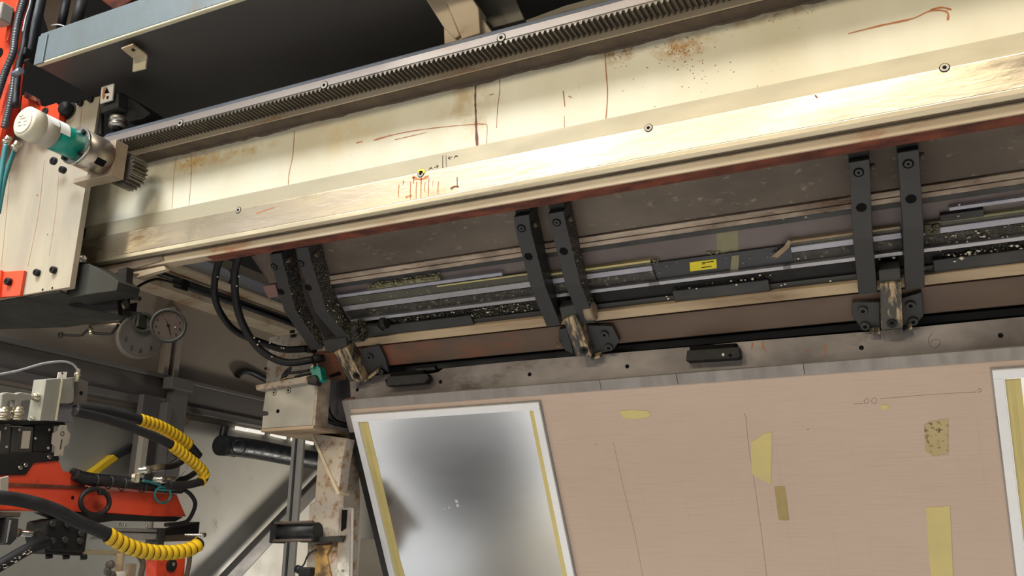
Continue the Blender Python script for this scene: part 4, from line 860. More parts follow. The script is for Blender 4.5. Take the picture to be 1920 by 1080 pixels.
B().prism([at(u, v, y=YC - .01) for u, v in ((588, 1022), (622, 1020), (612, 1040), (622, 1090), (588, 1090), (592, 1050))], (0, .01, 0)).build('ochre_crust', mat('ochre_crust', (.44, .27, .08), (.13, .08, .04), .6, mix=.2, scale=25, bump=.6), t, .002)
for u, v in ((638, 1001), (552, 1009), (632, 1070)): B().lathe(at(u, v, y=YC - .036), (0, -1, 0), [(0, .005), (.004, .005)], 12).build('bolt', M['steel'], t)
B().prism([at(u, v, y=3.2) for u, v in ((676, 1010), (708, 1010), (735, 1120), (668, 1120))], (0, .05, 0)).build('base_sheet', M['chan'], t, .002)
t = thing('air_cylinder', 'short black air cylinder sticking out left of the rusty column', 'cylinder', at(550, 995, y=2.58))
c = at(525, 998, y=2.58); c2 = at(596, 996, y=2.58)
B().cyl(c, c2, .030, n=24).build('barrel', M['pipe'], t)
B().cbox(at(522, 998, y=2.58), .028, .06, .075).build('end_block', M['black'], t, .004)
for dz in (.03, -.03): B().cyl(c + Vector((0, -.03, dz)), c2 + Vector((0, -.03, dz)), .005, n=8).build('tie_rod', M['dirty'], t)
tag(B().tube([at(592, 1030, y=2.56), at(578, 1040, y=2.56), at(570, 1058, y=2.56), at(562, 1066, y=2.56)], .003, 8).build('thin_black_cable', M['rubber'], base=at(580, 1040, y=2.56)), 'thin black cable curling down from the air cylinder', 'cable')
t = thing('cable_plug', 'small black plug at the bottom of the rusty column', 'plug', at(570, 1068, y=2.56))
B().cbox(at(575, 1072, y=2.56), .05, .03, .03).build('plug_body', M['black'], t, .005)
B().cyl(at(556, 1066, y=2.56), at(565, 1070, y=2.56), .013, n=12).build('plug_nut', M['black'], t)
YB = 2.46
t = thing('grey_end_block', 'grey machined end block with two bolts at the lower left of the lid', 'block', at(545, 760, y=YB))
ngon(B(), [at(u, v, y=YB) for u, v in ((500, 722), (594, 706), (585, 797), (491, 803), (493, 780), (503, 779), (503, 772), (493, 770))], (0, .06, 0)).build('block_face', M['mouldplate'] if 0 else mat('light_grey_block', (.36, .345, .31), (.28, .27, .245), .5, .2, scale=6, rust=(.14, .12, .10), rscale=12, rth=.66, bump=.2), t)
B().prism([at(u, v, y=YB - .02) for u, v in ((478, 722), (575, 704), (590, 705), (580, 716), (480, 732))], (0, .04, 0)).build('top_bar', M['column'], t, .004)
for u, v in ((514, 736), (541, 732)): socket(at(u, v, y=YB), .009, t)
B().lathe(at(521, 771, y=YB - .0002), (0, -1, 0), [(0, .007), (.0006, .007)], 14).build('bolt_hole', M['ink'], t)
zc_ = at(491, 804, y=YB).z
B().bx(at(491, 803, y=YB).x, at(589, 798, y=YB).x, YB - .004, YB + .28, zc_ - .012, zc_).build('base_plate', M['strip2'], t, .002)
B().bx(at(588, 760, y=YB).x, at(588, 760, y=YB).x + .012, YB, YB + .07, zc_, at(594, 706, y=YB).z).build('side_cheek', M['strip'], t, .001)
# dark recess behind
tag(B().prism([at(u, v, y=2.78) for u, v in ((590, 690), (660, 705), (672, 835), (585, 812))], (0, .03, 0)).build('recess_board', mat('violet_grey_panel', (.085, .08, .09), (.07, .066, .075)), None, .003, base=at(620, 760, y=2.78)), 'dark violet-grey board in the recess beside the end block', 'board')
for k_, (du, lab) in enumerate(((0, 'left black cable looping down in the recess beside the end block'), (12, 'right black cable looping down in the recess beside the end block'))):
    tag(B().tube([at(603 + du, 700, y=2.72), at(600 + du, 735, y=2.72), at(602 + du, 765, y=2.72), at(615 + du, 788, y=2.72), at(640 + du, 797, y=2.72), at(662, 800, y=2.72)], .008, 10).build('recess_cable', M['rubber'], base=at(603, 730, y=2.72)), lab, 'cable', 'cables in the recess')
t = thing('white_bracket_panel', 'pale panel behind the hose ends, left of the leftmost arms', 'panel', at(535, 660, y=2.75))
B().prism([at(u, v, y=2.75) for u, v in ((505, 632), (560, 624), (585, 640), (590, 725), (497, 735))], (0, .02, 0)).build('panel_sheet', M['column'], t, .002)
for u, v in ((548, 622), (549, 630)): B().cbox(at(u, v, y=2.74), .02, .01, .012).build('clip', M['black'], t, .002)
B().lathe(at(498, 691, y=2.748), (0, -1, 0), [(0, .006), (.0006, .006)], 12).build('bolt_hole', M['ink'], t)
g = 'twin black hydraulic hoses curving under the beam'
h1 = [(430, 470, 2.22), (412, 488, 2.25), (404, 517, 2.30), (402, 550, 2.34), (410, 580, 2.38), (430, 610, 2.42), (452, 627, 2.44), (490, 642, 2.47), (530, 655, 2.5), (575, 654, 2.52)]
h2 = [(455, 466, 2.20), (445, 488, 2.22), (440, 517, 2.26), (442, 560, 2.30), (452, 600, 2.34), (472, 637, 2.38), (500, 665, 2.42), (540, 680, 2.46), (588, 674, 2.5)]
t = thing('hydraulic_hose', 'left black hose of the twin pair, on the outside of the bend', 'hose', at(404, 517, y=2.3), g)
B().tube([at(u, v, y=y) for u, v, y in h1], .0125, 12).build('hose_body', M['rubber'], t); e_ = at(575, 654, y=2.52); B().cyl(e_, e_ + Vector((.03, .02, 0)), .015, n=6).build('end_fitting', M['black'], t)
t = thing('hydraulic_hose', 'right black hose of the twin pair, ending lowest', 'hose', at(440, 517, y=2.26), g)
B().tube([at(u, v, y=y) for u, v, y in h2], .0135, 12).build('hose_body', M['rubber'], t); e_ = at(588, 674, y=2.5); B().cyl(e_, e_ + Vector((.03, .02, .01)), .016, n=6).build('end_fitting', M['black'], t)
a = B()
for u, v, y in ((408, 519, 2.28), (444, 536, 2.25), (477, 633, 2.36), (483, 646, 2.38), (486, 640, 2.38), (506, 643, 2.44), (528, 652, 2.47), (510, 669, 2.41), (532, 653, 2.47), (448, 518, 2.24)): a.blob(at(u, v, y=y), .004)
tag(a.build('hose_droplets', M['drop'], base=at(480, 640, y=2.36)), 'pale dried droplets sticking to the twin black hoses', 'droplets', kind='stuff')
t = thing('teal_sensor', 'small teal sensor connector beside the leftmost hinge bracket', 'sensor', at(598, 690, y=2.45))
B().prism([at(u, v, y=2.44) for u, v in ((581, 693), (594, 685), (600, 690), (604, 712), (598, 716), (586, 708))], (0, .03, 0)).build('sensor_body', M['teal'], t, .002)
B().prism([at(u, v, y=2.43) for u, v in ((574, 706), (590, 702), (596, 712), (592, 722), (576, 720))], (0, .03, 0)).build('sensor_boot', M['black'], t, .004)
B().cyl(at(583, 690, y=2.43), at(588, 684, y=2.43), .004, n=10).build('gold_pin', M['zinc'], t)
t = thing('black_wiring', 'tangle of short black leads left of the teal sensor', 'cable', at(555, 700, y=2.47))
for pts in (((585, 700), (560, 705), (545, 712), (528, 712)), ((580, 694), (560, 698), (540, 700), (530, 708)), ((528, 712), (534, 698), (545, 690), (538, 702), (530, 711))):
    B().tube([at(u, v, y=2.46) for u, v in pts], .005, 8).build('lead', M['rubber'], t)
B().tube([at(u, v, y=2.455) for u, v in ((528, 712), (540, 708), (552, 707))], .003, 8).build('orange_lead', M['strip2'], t)
# maroon striped lid end left of first arm
tag(B().prism([LID.pix(u, v, -.03) for u, v in ((470, 480), (512, 474), (560, 600), (525, 560))], -LID.n * .01).build('maroon_cover', mat('maroon_cover', (.10, .06, .055), (.08, .05, .045)), None, .002, base=LID.pix(500, 500)), 'dull maroon cover sheet at the left end of the lid', 'cover')
tag(B().prism([LID.pix(u, v, -.022) for u, v in ((491, 537), (516, 533), (522, 556), (503, 560))], -LID.n * .004).build('pink_plate', mat('pink_plate', (.26, .15, .13), (.2, .11, .1)), None, .002, base=LID.pix(505, 545)), 'small worn pink plate left of the leftmost arm', 'plate')
tag(B().prism([at(u, v, y=2.6) for u, v in ((300, 505), (480, 470), (520, 520), (560, 590), (560, 620), (420, 560), (310, 512))], (0, .02, 0)).build('hood_side', mat('hood_side_grey', (.055, .052, .056), (.045, .043, .046)), None, base=at(450, 520, y=2.6)), 'dark grey hood sheet under the beam behind the twin hoses', 'sheet') if 0 else None

# ================================================================== pressure gauge cluster
t = thing('pressure_regulator', 'round grey regulator hanging below the carriage tray', 'regulator', at(270, 630, y=2.12))
axr = Vector((.82, -.55, -.10)).normalized()
c = at(262, 632, y=2.12)
B().lathe(c, axr, [(-.055, .062), (-.045, .072), (.03, .076), (.036, .072)], 36).build('body', M['chan'], t)
B().lathe(c + axr * .036, axr, [(0, .070), (.002, .068)], 36).build('face', mat('regulator_face', (.065, .062, .056), (.05, .047, .043)), t)
for k_, r_ in ((200, .05), (235, .05), (275, .05), (160, .05)):
    a1 = axr.orthogonal().normalized(); b1 = axr.cross(a1); k_ = math.radians(k_); q = c + axr * .039 + (a1 * math.cos(k_) + b1 * math.sin(k_)) * r_
    B().cbox(q, .006, .004, .012).build('face_mark', M['drab'], t)
B().ring(c + axr * .05 + Vector((0, 0, .045)), axr, .03, .006).build('yoke', M['drab'], t)
t = thing('pressure_gauge', 'round gauge with a brown dial and black rim on the regulator', 'gauge', at(318, 615, y=2.10))
axg = Vector((.80, -.60, -.06)).normalized(); c = at(312, 615, y=2.12)
B().lathe(c, axg, [(-.03, .038), (.034, .046), (.036, .056), (.050, .057)], 36).build('case', M['chan'], t)
B().ring(c + axg * .052, axg, .053, .0055, 36).build('rim', M['drab'], t)
B().lathe(c + axg * .046, axg, [(0, .050), (.006, .050)], 36).build('dial', M['dial'], t)
a1 = Vector((0, 0, 1)); b1 = axg.cross(a1).normalized(); cc = c + axg * .0528
a = B(); a.tube([cc + a1 * .022 + b1 * .012, cc, cc - a1 * .03 - b1 * .010], .0012, 6, 1); a.lathe(cc, axg, [(0, .005), (.002, .004)], 12); a.build('needle', M['ink'], t)
a = B()
for i in range(9):
    k_ = math.radians(-135 + i * 33.7); a.cbox(cc + (a1 * math.cos(k_) + b1 * math.sin(k_)) * .038, .003, .003, .004)
a.build('scale_marks', M['ink'], t)
B().blob(cc - b1 * .022 - a1 * .004, .003).build('index_pin', M['zinc'], t)
t = thing('valve_cluster', 'oily brass and steel valve body between tray and regulator', 'valve', at(235, 590, y=2.08))
B().cyl(at(235, 555, y=2.08), at(233, 605, y=2.08), .016, n=14).build('valve_stem', M['drab'], t)
B().lathe(at(222, 575, y=2.06), (1, 0, .1), [(0, .014), (.01, .018), (.02, .014), (.03, .017), (.036, .012)], 8).build('union_nut', M['gearbox'], t)
B().cyl(at(235, 556, y=2.08), at(262, 560, y=2.08), .008, n=10).build('wing', M['drab'], t); B().cyl(at(238, 552, y=2.08), at(256, 548, y=2.08), .007, n=10).build('wing', M['drab'], t)
B().prism([at(u, v, y=2.07) for u, v in ((229, 580), (262, 585), (258, 612), (228, 610))], (0, .05, 0)).build('valve_body', M['drab'], t, .003)
B().cyl(at(170, 612, y=2.09), at(255, 606, y=2.09), .010, n=12).build('manifold', M['gearbox'], t)
g = 'bent valve levers under the carriage tray'
t = thing('valve_lever', 'left bent dark lever with a ring end under the tray', 'lever', at(140, 628, y=2.06), g)
B().tube([at(u, v, y=2.06) for u, v in ((116, 628), (150, 629), (158, 624), (170, 613))], .0045, 8, 3).build('handle', M['black'], t); B().ring(at(113, 628, y=2.06), (.2, -1, 0), .008, .004).build('ring_end', M['black'], t)
t = thing('valve_lever', 'right bent dark lever joining the regulator pipe', 'lever', at(200, 625, y=2.06), g)
B().tube([at(u, v, y=2.06) for u, v in ((172, 624), (205, 626), (213, 620), (222, 608))], .005, 8, 3).build('handle', M['black'], t); B().cyl(at(170, 616, y=2.06), at(172, 628, y=2.06), .008, n=10).build('hub', M['zinc'], t)
tag(B().tube([at(248, 545, y=2.15), at(268, 532, y=2.2), at(290, 524, y=2.25), at(310, 526, y=2.3), at(340, 535, y=2.4)], .005, 8).build('thin_cable', M['rubber'], base=at(290, 524, y=2.2)), 'thin black cable arching from the valve to the cable joint', 'cable')
tag(B().prism([at(u, v, y=2.4) for u, v in ((322, 522), (342, 522), (338, 542), (324, 538))], (0, .04, 0)).build('cable_joint', M['black'], None, .004, base=at(332, 530, y=2.4)), 'black joint box where the thin and thick cables meet', 'connector')
tag(B().tube([at(335, 532, y=2.42), at(400, 555, y=2.5), at(480, 582, y=2.6), at(570, 615, y=2.75)], .012, 10).build('thick_cable', M['rubber'], base=at(400, 555, y=2.5)), 'thick black cable from the joint box towards the leftmost arms', 'cable')
tag(ngon(B(), [at(u, v, y=2.05) for u, v in ((240, 512), (308, 498), (310, 505), (285, 512), (255, 521), (262, 513))], (0, .02, 0)).build('rusty_shim', M['cream'], base=at(270, 505, y=2.05)), 'rusty cream shim plate below the left end of the beam', 'plate')

# ================================================================== gripper robot arm, lower left
XA = -2.4
def ax_(u, v, dx=0): return at(u, v, x=XA + dx)
t = thing('red_gripper_robot', 'orange-red welded robot gripper arm reaching across the lower left', 'robot arm', ax_(180, 930))
ngon(B(), [ax_(u, v) for u, v in ((-60, 850), (45, 868), (110, 862), (118, 882), (135, 888), (162, 912), (205, 922), (250, 922), (332, 928), (349, 968), (300, 969), (200, 962), (90, 958), (-60, 956))], (-.09, 0, 0)).build('arm_plate', M['orangered'], t, .003)
B().prism([ax_(u, v, .001) for u, v in ((15, 905), (165, 912), (165, 917), (15, 912))], (.003, 0, 0)).build('weld_seam', M['red'], t, .001)
B().prism([ax_(u, v, -.02) for u, v in ((165, 906), (250, 912), (332, 922), (332, 929), (250, 923), (168, 914))], (-.03, 0, 0)).build('top_edge', M['whiteplastic'], t)
B().lathe(ax_(136, 933, .0008), (1, 0, 0), [(0, .005), (.001, .005)], 14).build('bolt_hole', M['ink'], t)
B().prism([ax_(u, v, .0) for u, v in ((200, 963), (345, 969), (330, 978), (220, 976), (150, 985), (90, 960))], (-.07, 0, 0)).build('lower_rail', M['black'], t, .003)
t = thing('cable_bundle', 'black taped cable bundle on the top edge of the robot arm', 'cable', ax_(200, 905, .01))
B().tube([ax_(u, v, .012) for u, v in ((140, 890), (160, 900), (200, 903), (250, 908), (300, 914), (340, 917))], .016, 12).build('bundle', M['rubber'], t)
B().tube([ax_(u, v, .0) for u, v in ((135, 884), (165, 892), (210, 897), (270, 903), (330, 910))], .011, 12).build('bundle', M['rubber'], t)
for u, v in ((178, 902), (205, 905), (230, 908), (268, 912)): B().ring(ax_(u, v, .01), (.1, 1, -.1), .019, .0022, 14).build('cable_tie', M['slate'], t)
t = thing('cable_loop', 'black cable loop hanging in front of the robot arm', 'cable', ax_(178, 940, .02))
P = [ax_(178 + 27 * math.cos(k_ * .5236), 941 + 24 * math.sin(k_ * .5236), .03) for k_ in range(12)]
B().tube(P, .0075, 10, 4, closed=True).build('loop', M['rubber'], t)
B().cbox(ax_(190, 922, .035), .012, .02, .02).build('tie', M['black'], t, .003)
t = thing('blue_loop', 'small teal-blue air line loop at the tip of the robot arm', 'air line', ax_(305, 925, .03))
P = [ax_(305 + 15 * math.cos(k_ * .5236), 928 + 15 * math.sin(k_ * .5236), .03) for k_ in range(12)]
B().tube(P, .004, 8, 4, closed=True).build('loop', M['tealcable'], t)
B().tube([ax_(u, v, .03) for u, v in ((268, 901), (290, 906), (310, 914), (340, 913))], .005, 8).build('line', M['tealcable'], t)
B().tube([ax_(u, v, .03) for u, v in ((292, 918), (318, 919), (345, 913))], .004, 8).build('line', M['tealcable'], t)
tag(B().tube([ax_(u, v, .02) for u, v in ((345, 918), (358, 928), (366, 945), (358, 968), (345, 980), (310, 984))], .007, 10).build('tip_cable', M['rubber'], base=ax_(360, 940)), 'black cable bending round the tip of the robot arm', 'cable')
# yellow spiral-wrapped hoses
def helix(pts, R0, pitch, x_name, par):
    sp = smooth(pts, 40); cum = [0]
    for a_, b_ in zip(sp, sp[1:]): cum.append(cum[-1] + (b_ - a_).length)
    L_ = cum[-1]
    def pos(s):
        s = max(0, min(L_ - 1e-6, s)); i = max(0, min(len(sp) - 2, next(k for k in range(len(cum) - 1) if cum[k + 1] >= s)))
        f = (s - cum[i]) / max(1e-9, cum[i + 1] - cum[i]); return sp[i].lerp(sp[i + 1], f)
    vs = []; fs = []; N_ = 18; turns = int(L_ / pitch)
    for k in range(turns * N_ + 1):
        s = k / N_ * pitch; ang = 2 * math.pi * k / N_
        tan = (pos(s + .004) - pos(s - .004)).normalized(); a_ = (Vector((0, 0, 1)) - tan * tan.z).normalized(); b_ = tan.cross(a_)
        for off, rr in ((0, R0 * .95), (pitch * .40, R0 * .99), (pitch * .82, R0 * 1.05), (pitch * .82, R0 * .90)):
            vs.append(pos(s + off) + (a_ * math.cos(ang) + b_ * math.sin(ang)) * rr)
    n = turns * N_
    for k in range(n):
        for j in range(3): fs.append((4 * k + j, 4 * k + j + 1, 4 * k + 4 + j + 1, 4 * k + 4 + j))
    B().add(vs, fs, True).build(x_name, M['yellow'], par)
t = thing('spiral_hose', 'black hose in yellow spiral wrap, upper loop beside the bright wall', 'hose', ax_(330, 840, .06), 'yellow spiral-wrapped hoses')
pth = [(140, 772), (200, 786), (262, 808), (318, 832), (352, 858), (375, 878), (384, 893), (376, 903), (345, 910), (315, 910)]
B().tube([ax_(u, v, .08) for u, v in pth], .014, 12, 8).build('hose', M['rubber'], t); helix([ax_(u, v, .08) for u, v in pth[3:8]], .0185, .0185, 'spiral_wrap', t)
t = thing('spiral_hose', 'black hose in yellow spiral wrap running behind the upper one', 'hose', ax_(300, 800, .02), 'yellow spiral-wrapped hoses')
pth = [(140, 768), (200, 772), (258, 786), (300, 800), (335, 820), (355, 836), (372, 856)]
B().tube([ax_(u, v, .02) for u, v in pth], .016, 12, 8).build('hose', M['rubber'], t); helix([ax_(u, v, .02) for u, v in pth[2:6]], .0205, .0185, 'spiral_wrap', t)
t = thing('spiral_hose', 'thick hose in yellow spiral wrap sagging under the robot arm', 'hose', ax_(290, 1020, .1), 'yellow spiral-wrapped hoses')
pth = [(-30, 930), (40, 938), (100, 955), (150, 980), (197, 1000), (235, 1022), (275, 1034), (320, 1036), (355, 1030), (375, 1018)]
B().tube([ax_(u, v, .10) for u, v in pth], .019, 12, 8).build('hose', M['rubber'], t); helix([ax_(u, v, .10) for u, v in pth[4:]], .0235, .026, 'spiral_wrap', t)
# fittings by the post
t = thing('hose_fittings', 'pair of silver hose fittings between the robot arm and yellow hose', 'fitting', ax_(290, 885))
for (u0, v0, u1, v1) in ((258, 884, 305, 876), (290, 900, 325, 900)):
    a_, b_ = ax_(u0, v0, .03), ax_(u1, v1, .03); d_ = b_ - a_
    B().lathe(a_, d_, [(0, .010), (d_.length * .2, .010), (d_.length * .22, .014), (d_.length * .4, .014), (d_.length * .42, .010), (d_.length * .6, .012), (d_.length, .012)], 12).build('ferrule', M['steel'], t)
    B().tube([b_, ax_(u1 + 25, v1 - 4, .02), ax_(u1 + 52, v1 - 22, .0)], .010, 10).build('hose_stub', M['rubber'], t)
B().cbox(ax_(254, 897, .03), .02, .02, .03).build('elbow', M['zinc'], t, .003)
B().tube([ax_(u, v, .04) for u, v in ((350, 860), (348, 880), (330, 898), (305, 906))], .002, 6).build('grey_wire', M['alum'], t)
B().tube([ax_(u, v, .04) for u, v in ((326, 842), (325, 854), (332, 858), (318, 868))], .002, 6).build('thin_wire', M['rubber'], t)

# valve block
t = thing('sensor_box', 'pale grey metal sensor box on top of the robot arm valves', 'box', ax_(110, 760))
B().prism([ax_(u, v, .03) for u, v in ((87, 712), (117, 709), (105, 788), (75, 789))], (-.04, -.012, 0)).build('left_cover', M['greybox'], t, .001)
B().prism([ax_(u, v, .02) for u, v in ((117, 711), (140, 707), (138, 752), (134, 756), (111, 757))], (-.04, 0, 0)).build('front_cover', M['greybox'], t, .001)
B().prism([ax_(u, v, .031) for u, v in ((115, 709), (118, 709), (106, 788), (103, 788))], (.002, 0, 0)).build('bright_edge', M['galvedge'], t)
B().prism([ax_(u, v, .01) for u, v in ((138, 707), (166, 716), (162, 757), (138, 762))], (-.04, 0, 0)).build('side_cover', M['chan'], t, .001)
B().prism([ax_(u, v, .01) for u, v in ((112, 757), (139, 757), (136, 792), (108, 790))], (-.04, 0, 0)).build('lower_block', mat('dull_blue_grey', (.14, .14, .15)), t, .002)
B().prism([ax_(u, v, .02) for u, v in ((110, 698), (126, 697), (124, 710), (107, 712))], (-.002, 0, 0)).build('mounting_tab', M['whiteplastic'], t)
B().lathe(ax_(117, 700, .021), (1, 0, 0), [(0, .003), (.0005, .003)], 10).build('tab_hole', M['ink'], t)
B().lathe(ax_(152, 737, .012), (1, 0, 0), [(0, .006), (.0008, .006)], 12).build('port', M['ink'], t)
t = thing('antenna_lead', 'thin braided lead arching into the zinc plug of the sensor box', 'cable', ax_(120, 690))
B().tube([ax_(u, v, .03) for u, v in ((-30, 707), (30, 696), (80, 682), (115, 678), (135, 682), (145, 692))], .0035, 8).build('lead', M['alum'], t)
a_ = ax_(147, 692, .03); b_ = ax_(143, 716, .03)
B().lathe(a_, b_ - a_, [(0, .007), (.012, .007), (.013, .010), (.02, .010), (.021, .008), (.04, .009)], 10).build('plug', M['zinc'], t)
g = 'zinc elbow fittings at the left edge'
for k_, (u, lab) in enumerate(((36, 'zinc elbow fitting next to the sensor box'), (10, 'zinc elbow fitting nearest the left picture edge'))):
    t = thing('elbow_fitting', lab, 'fitting', ax_(u, 770), g); s = 1 if k_ == 0 else .85
    B().prism([ax_(a_, b_, .02) for a_, b_ in ((u - 6, 738), (u + 4, 735), (u + 24, 739), (u + 24, 750), (u + 6, 752), (u + 2, 765), (u - 8, 764))], (-.025, 0, 0)).build('elbow_body', M['greybox'], t, .003)
    c = ax_(u - 2, 762, .01)
    B().lathe(c, (0, 0, -1), [(0, .012), (.006, .015), (.012, .015), (.013, .018), (.024, .018), (.025, .013), (.03, .016), (.040, .016)], 8).build('nut_stack', M['zinc'], t)
    c = ax_(u + 30, 744, .01)
    if k_ == 0: B().lathe(c, (0, 1, 0), [(-.01, .009), (0, .013), (.016, .013), (.022, .010)], 8).build('side_nut', M['zinc'], t)
t = thing('valve_bank', 'bank of dark solenoid valves on the robot arm at the left edge', 'valve', ax_(60, 830))
for (u0, v0, u1, v1, m_) in ((-30, 795, 20, 852, 'slate'), (22, 800, 62, 850, 'slate'), (64, 796, 100, 848, 'black')):
    B().prism([ax_(a_, b_, .0) for a_, b_ in ((u0 + 2, v0), (u1 + 2, v0), (u1 - 2, v1), (u0 - 2, v1))], (-.06, 0, 0)).build('valve_body', M[m_], t, .003)
B().prism([ax_(u, v, -.005) for u, v in ((-30, 784), (120, 790), (125, 798), (-30, 796))], (-.06, 0, 0)).build('rail', M['black'], t, .002)
B().prism([ax_(u, v, .0015) for u, v in ((43, 808), (58, 808), (54, 841), (39, 841))], (-.001, 0, 0)).build('grey_label', M['motorgrey'], t)
B().prism([ax_(u, v, .0015) for u, v in ((-4, 808), (2, 808), (0, 830), (-6, 830))], (-.001, 0, 0)).build('grey_label', M['motorgrey'], t)
B().prism([ax_(u, v, -.005) for u, v in ((-30, 850), (105, 848), (108, 864), (60, 868), (45, 890), (-30, 892))], (.01, 0, 0)).build('sub_base', M['black'], t, .003)
for u, v in ((12, 838), (36, 806), (66, 822), (90, 840), (10, 803), (92, 806)): B().lathe(ax_(u, v, .001), (1, 0, 0), [(0, .004), (.0015, .004)], 8).build('screw', M['steel'], t)
for u, v in ((60, 784), (92, 857), (48, 872), (38, 877)): B().lathe(ax_(u, v, .006), (1, 0, .5), [(0, .008), (.003, .006)], 10).build('bright_cap', M['steel'], t)
t = thing('cross_tag', 'grey cross-shaped metal plate hanging beside the solenoid valves', 'plate', ax_(114, 825))
ngon(B(), [ax_(u, v, .012) for u, v in ((113, 797), (125, 797), (126, 807), (132, 814), (129, 832), (120, 838), (118, 854), (102, 855), (104, 838), (97, 832), (99, 812), (109, 808))], (-.003, 0, 0)).build('tag_sheet', M['motorgrey'], t)
a = B().ring(ax_(117, 813, .0128), (1, 0, 0), .006, .001, 14); a.prism([ax_(u, v, .0125) for u, v in ((115, 824), (117, 824), (114, 842), (112, 842))], (.0006, 0, 0)); a.build('print', M['drab'], t)
for u, v in ((117, 800), (112, 850)): B().lathe(ax_(u, v, .0125), (1, 0, 0), [(0, .003), (.001, .0025)], 8).build('screw', M['steel'], t)
tag(B().prism([ax_(u, v, .05) for u, v in ((0, 896), (17, 892), (15, 944), (0, 948))], (-.006, 0, 0)).build('tie_plate', M['motorgrey'], None, .002, base=ax_(8, 920)), 'small bare metal tie plate on the arm at the left edge', 'plate')

# linear gripper units below the arm
t = thing('gripper_slide', 'dark linear gripper slide with silver rails below the robot arm', 'gripper', ax_(240, 1000, -.05))
def gp_(pts, dx, th_, n_, m_, bv=.002): return B().prism([ax_(u, v, dx) for u, v in pts], (-th_, 0, 0)).build(n_, M[m_], t, bv)
gp_(((215, 990), (302, 992), (298, 1012), (185, 1012)), -.02, .05, 'slide_rail', 'alum'); gp_(((215, 996), (300, 998), (300, 1000), (215, 998)), -.018, .002, 'rail_groove', 'black', 0)
gp_(((300, 990), (312, 990), (306, 1030), (294, 1030)), -.01, .06, 'end_plate', 'slate'); gp_(((310, 996), (375, 978), (372, 1012), (305, 1010)), -.02, .06, 'motor_block', 'black')
gp_(((305, 1004), (372, 1000), (366, 1014), (305, 1016)), -.015, .06, 'lower_block', 'dirty'); gp_(((158, 1030), (305, 1034), (300, 1043), (155, 1040)), -.02, .04, 'lower_rail', 'band')
gp_(((88, 978), (115, 972), (160, 978), (165, 1000), (160, 1036), (92, 1032), (85, 1010)), .02, .09, 'jaw_block', 'black', .005); gp_(((90, 1010), (155, 1012), (156, 1042), (84, 1038)), .01, .08, 'jaw_base', 'black', .003)
for u, v in ((97, 982), (96, 1014), (125, 983), (120, 1012), (150, 1000), (148, 1014)): b_ = B().lathe(ax_(u, v, .021), (1, 0, 0), [(0, .009), (.008, .009)], 14).build('bolt', M['slate'], t)
for u, v in ((92, 1043), (124, 1044), (157, 1045)): B().cyl(ax_(u, v - 4, -.02), ax_(u, v + 4, -.02), .010, n=12).build('stud', M['black'], t)
a_ = ax_(345, 1003, .01); b_ = ax_(384, 1003, .01); B().lathe(a_, b_ - a_, [(0, .004), ((b_ - a_).length * .8, .004), ((b_ - a_).length * .82, .008), ((b_ - a_).length, .008)], 12).build('set_screw', M['steel'], t)
for u, v in ((226, 984), (234, 985), (275, 986)): B().lathe(ax_(u, v, .0), (1, 0, .4), [(0, .006), (.004, .004)], 10).build('fitting', M['steel'], t)
a_ = ax_(36, 999, -.04); b_ = ax_(95, 1003, -.04); t2 = thing('chrome_rod', 'chrome rod between the dark jaw block and the left gripper', 'rod', a_); B().cyl(a_, b_, .009, n=14).build('rod', M['steel'], t2); B().lathe(a_, a_ - b_, [(0, .012), (.01, .012)], 14).build('collar', M['dirty'], t2)
t = thing('left_gripper', 'grimy gripper jaw at the left edge below the robot arm', 'gripper', ax_(15, 990))
gp_(((-30, 958), (40, 960), (38, 970), (-30, 968)), .01, .06, 'cross_bar', 'dirty'); gp_(((16, 970), (36, 972), (32, 1010), (20, 1022), (8, 1020)), .02, .05, 'jaw', 'slate', .003); gp_(((-30, 970), (14, 972), (10, 1020), (-30, 1015)), .0, .05, 'jaw_body', 'black', .003)
gp_(((18, 975), (22, 975), (14, 1018), (11, 1018)), .022, .002, 'worn_edge', 'alum')
t = thing('taped_hose', 'black hose with worn silver specks sloping down to the left edge', 'hose', ax_(40, 1045))
B().tube([ax_(u, v, .03) for u, v in ((90, 1016), (60, 1026), (25, 1045), (-20, 1072))], .017, 12).build('hose', M['rubber'], t)
a = B()
for _ in range(30): f = random.random(); a.blob(ax_(60 - 70 * f, 1030 + 42 * f + random.uniform(-4, 5), .046), random.uniform(.001, .0035), (.6, 1.6, .6))
a.build('worn_specks', M['drop'], t)['kind'] = 'stuff'
t = thing('red_gripper_block', 'orange-red gripper head with a round black port at the bottom edge', 'gripper', ax_(325, 1062))
B().prism([ax_(u, v, .0) for u, v in ((294, 1048), (348, 1046), (346, 1078), (335, 1100), (292, 1100))], (-.05, 0, 0)).build('head', M['orangered'], t, .003)
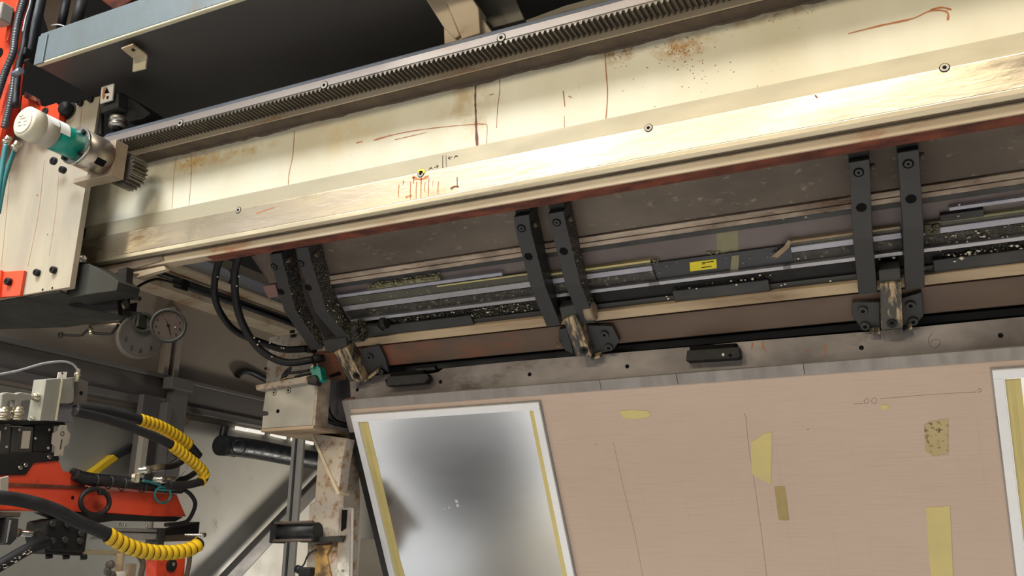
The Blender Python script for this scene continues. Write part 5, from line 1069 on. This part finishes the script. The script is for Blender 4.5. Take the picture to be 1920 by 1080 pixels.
B().lathe(ax_(321, 1060, .001), (1, 0, 0), [(0, .022), (.004, .022), (.005, .017)], 22).build('port', M['black'], t); B().lathe(ax_(326, 1058, .006), (1, 0, 0), [(0, .007), (.002, .005)], 12).build('port_glass', M['steel'], t)
B().tube([ax_(u, v, .01) for u, v in ((356, 1042), (354, 1060), (350, 1078), (346, 1100))], .008, 10).build('side_hose', M['dirty'], t)
t = thing('rope_hose', 'rusty twisted hose hanging below the gripper rails', 'hose', ax_(222, 1060))
B().tube([ax_(u, v, .0) for u, v in ((226, 1038), (224, 1055), (222, 1072), (218, 1100))], .012, 10).build('hose', M['strip2'], t); B().lathe(ax_(222, 1082, .0), (.1, 0, -1), [(-.02, .008), (-.012, .02), (0, .024), (.02, .022)], 18).build('white_cap', M['whiteplastic'], t)
t = thing('rope_hose', 'dark braided hose curving down right of the rusty twisted one', 'hose', ax_(262, 1060))
B().tube([ax_(u, v, .0) for u, v in ((250, 1036), (262, 1044), (268, 1058), (264, 1078), (262, 1100))], .009, 10).build('hose', M['dirty'], t); B().cbox(ax_(244, 1072, .0), .02, .03, .05).build('rust_block', M['block'], t, .003)
t = thing('dangling_fittings', 'cluster of small grimy fittings left of the rusty twisted hose', 'fitting', ax_(205, 1060))
for u, v, r_ in ((205, 1052, .014), (200, 1064, .011), (208, 1072, .013), (202, 1084, .011)): B().lathe(ax_(u, v, .0), (.3, .2, -1), [(0, r_ * .7), (.008, r_), (.018, r_), (.024, r_ * .6)], 8).build('nut', M['chan'], t)

# ================================================================== added out of view to make the dark blur mirrored in the satin sheet
t = thing('robot_pedestal', 'pale round robot pedestal with a dark drive drum on the hall floor', 'pedestal', (-2.2, 1.72, 0))
B().lathe((-2.2, 1.72, .001), (0, 0, 1), [(0, .36), (.04, .36), (.05, .20), (.60, .20)], 40).build('pedestal_body', M['motorcap'], t)
B().lathe((-2.2, 1.72, .601), (0, 0, 1), [(0, .30), (.03, .34), (.50, .34), (.55, .28)], 40).build('drive_drum', M['rubber'], t)

for o in list(bpy.data.objects):
    if '_o' in o: del o['_o']
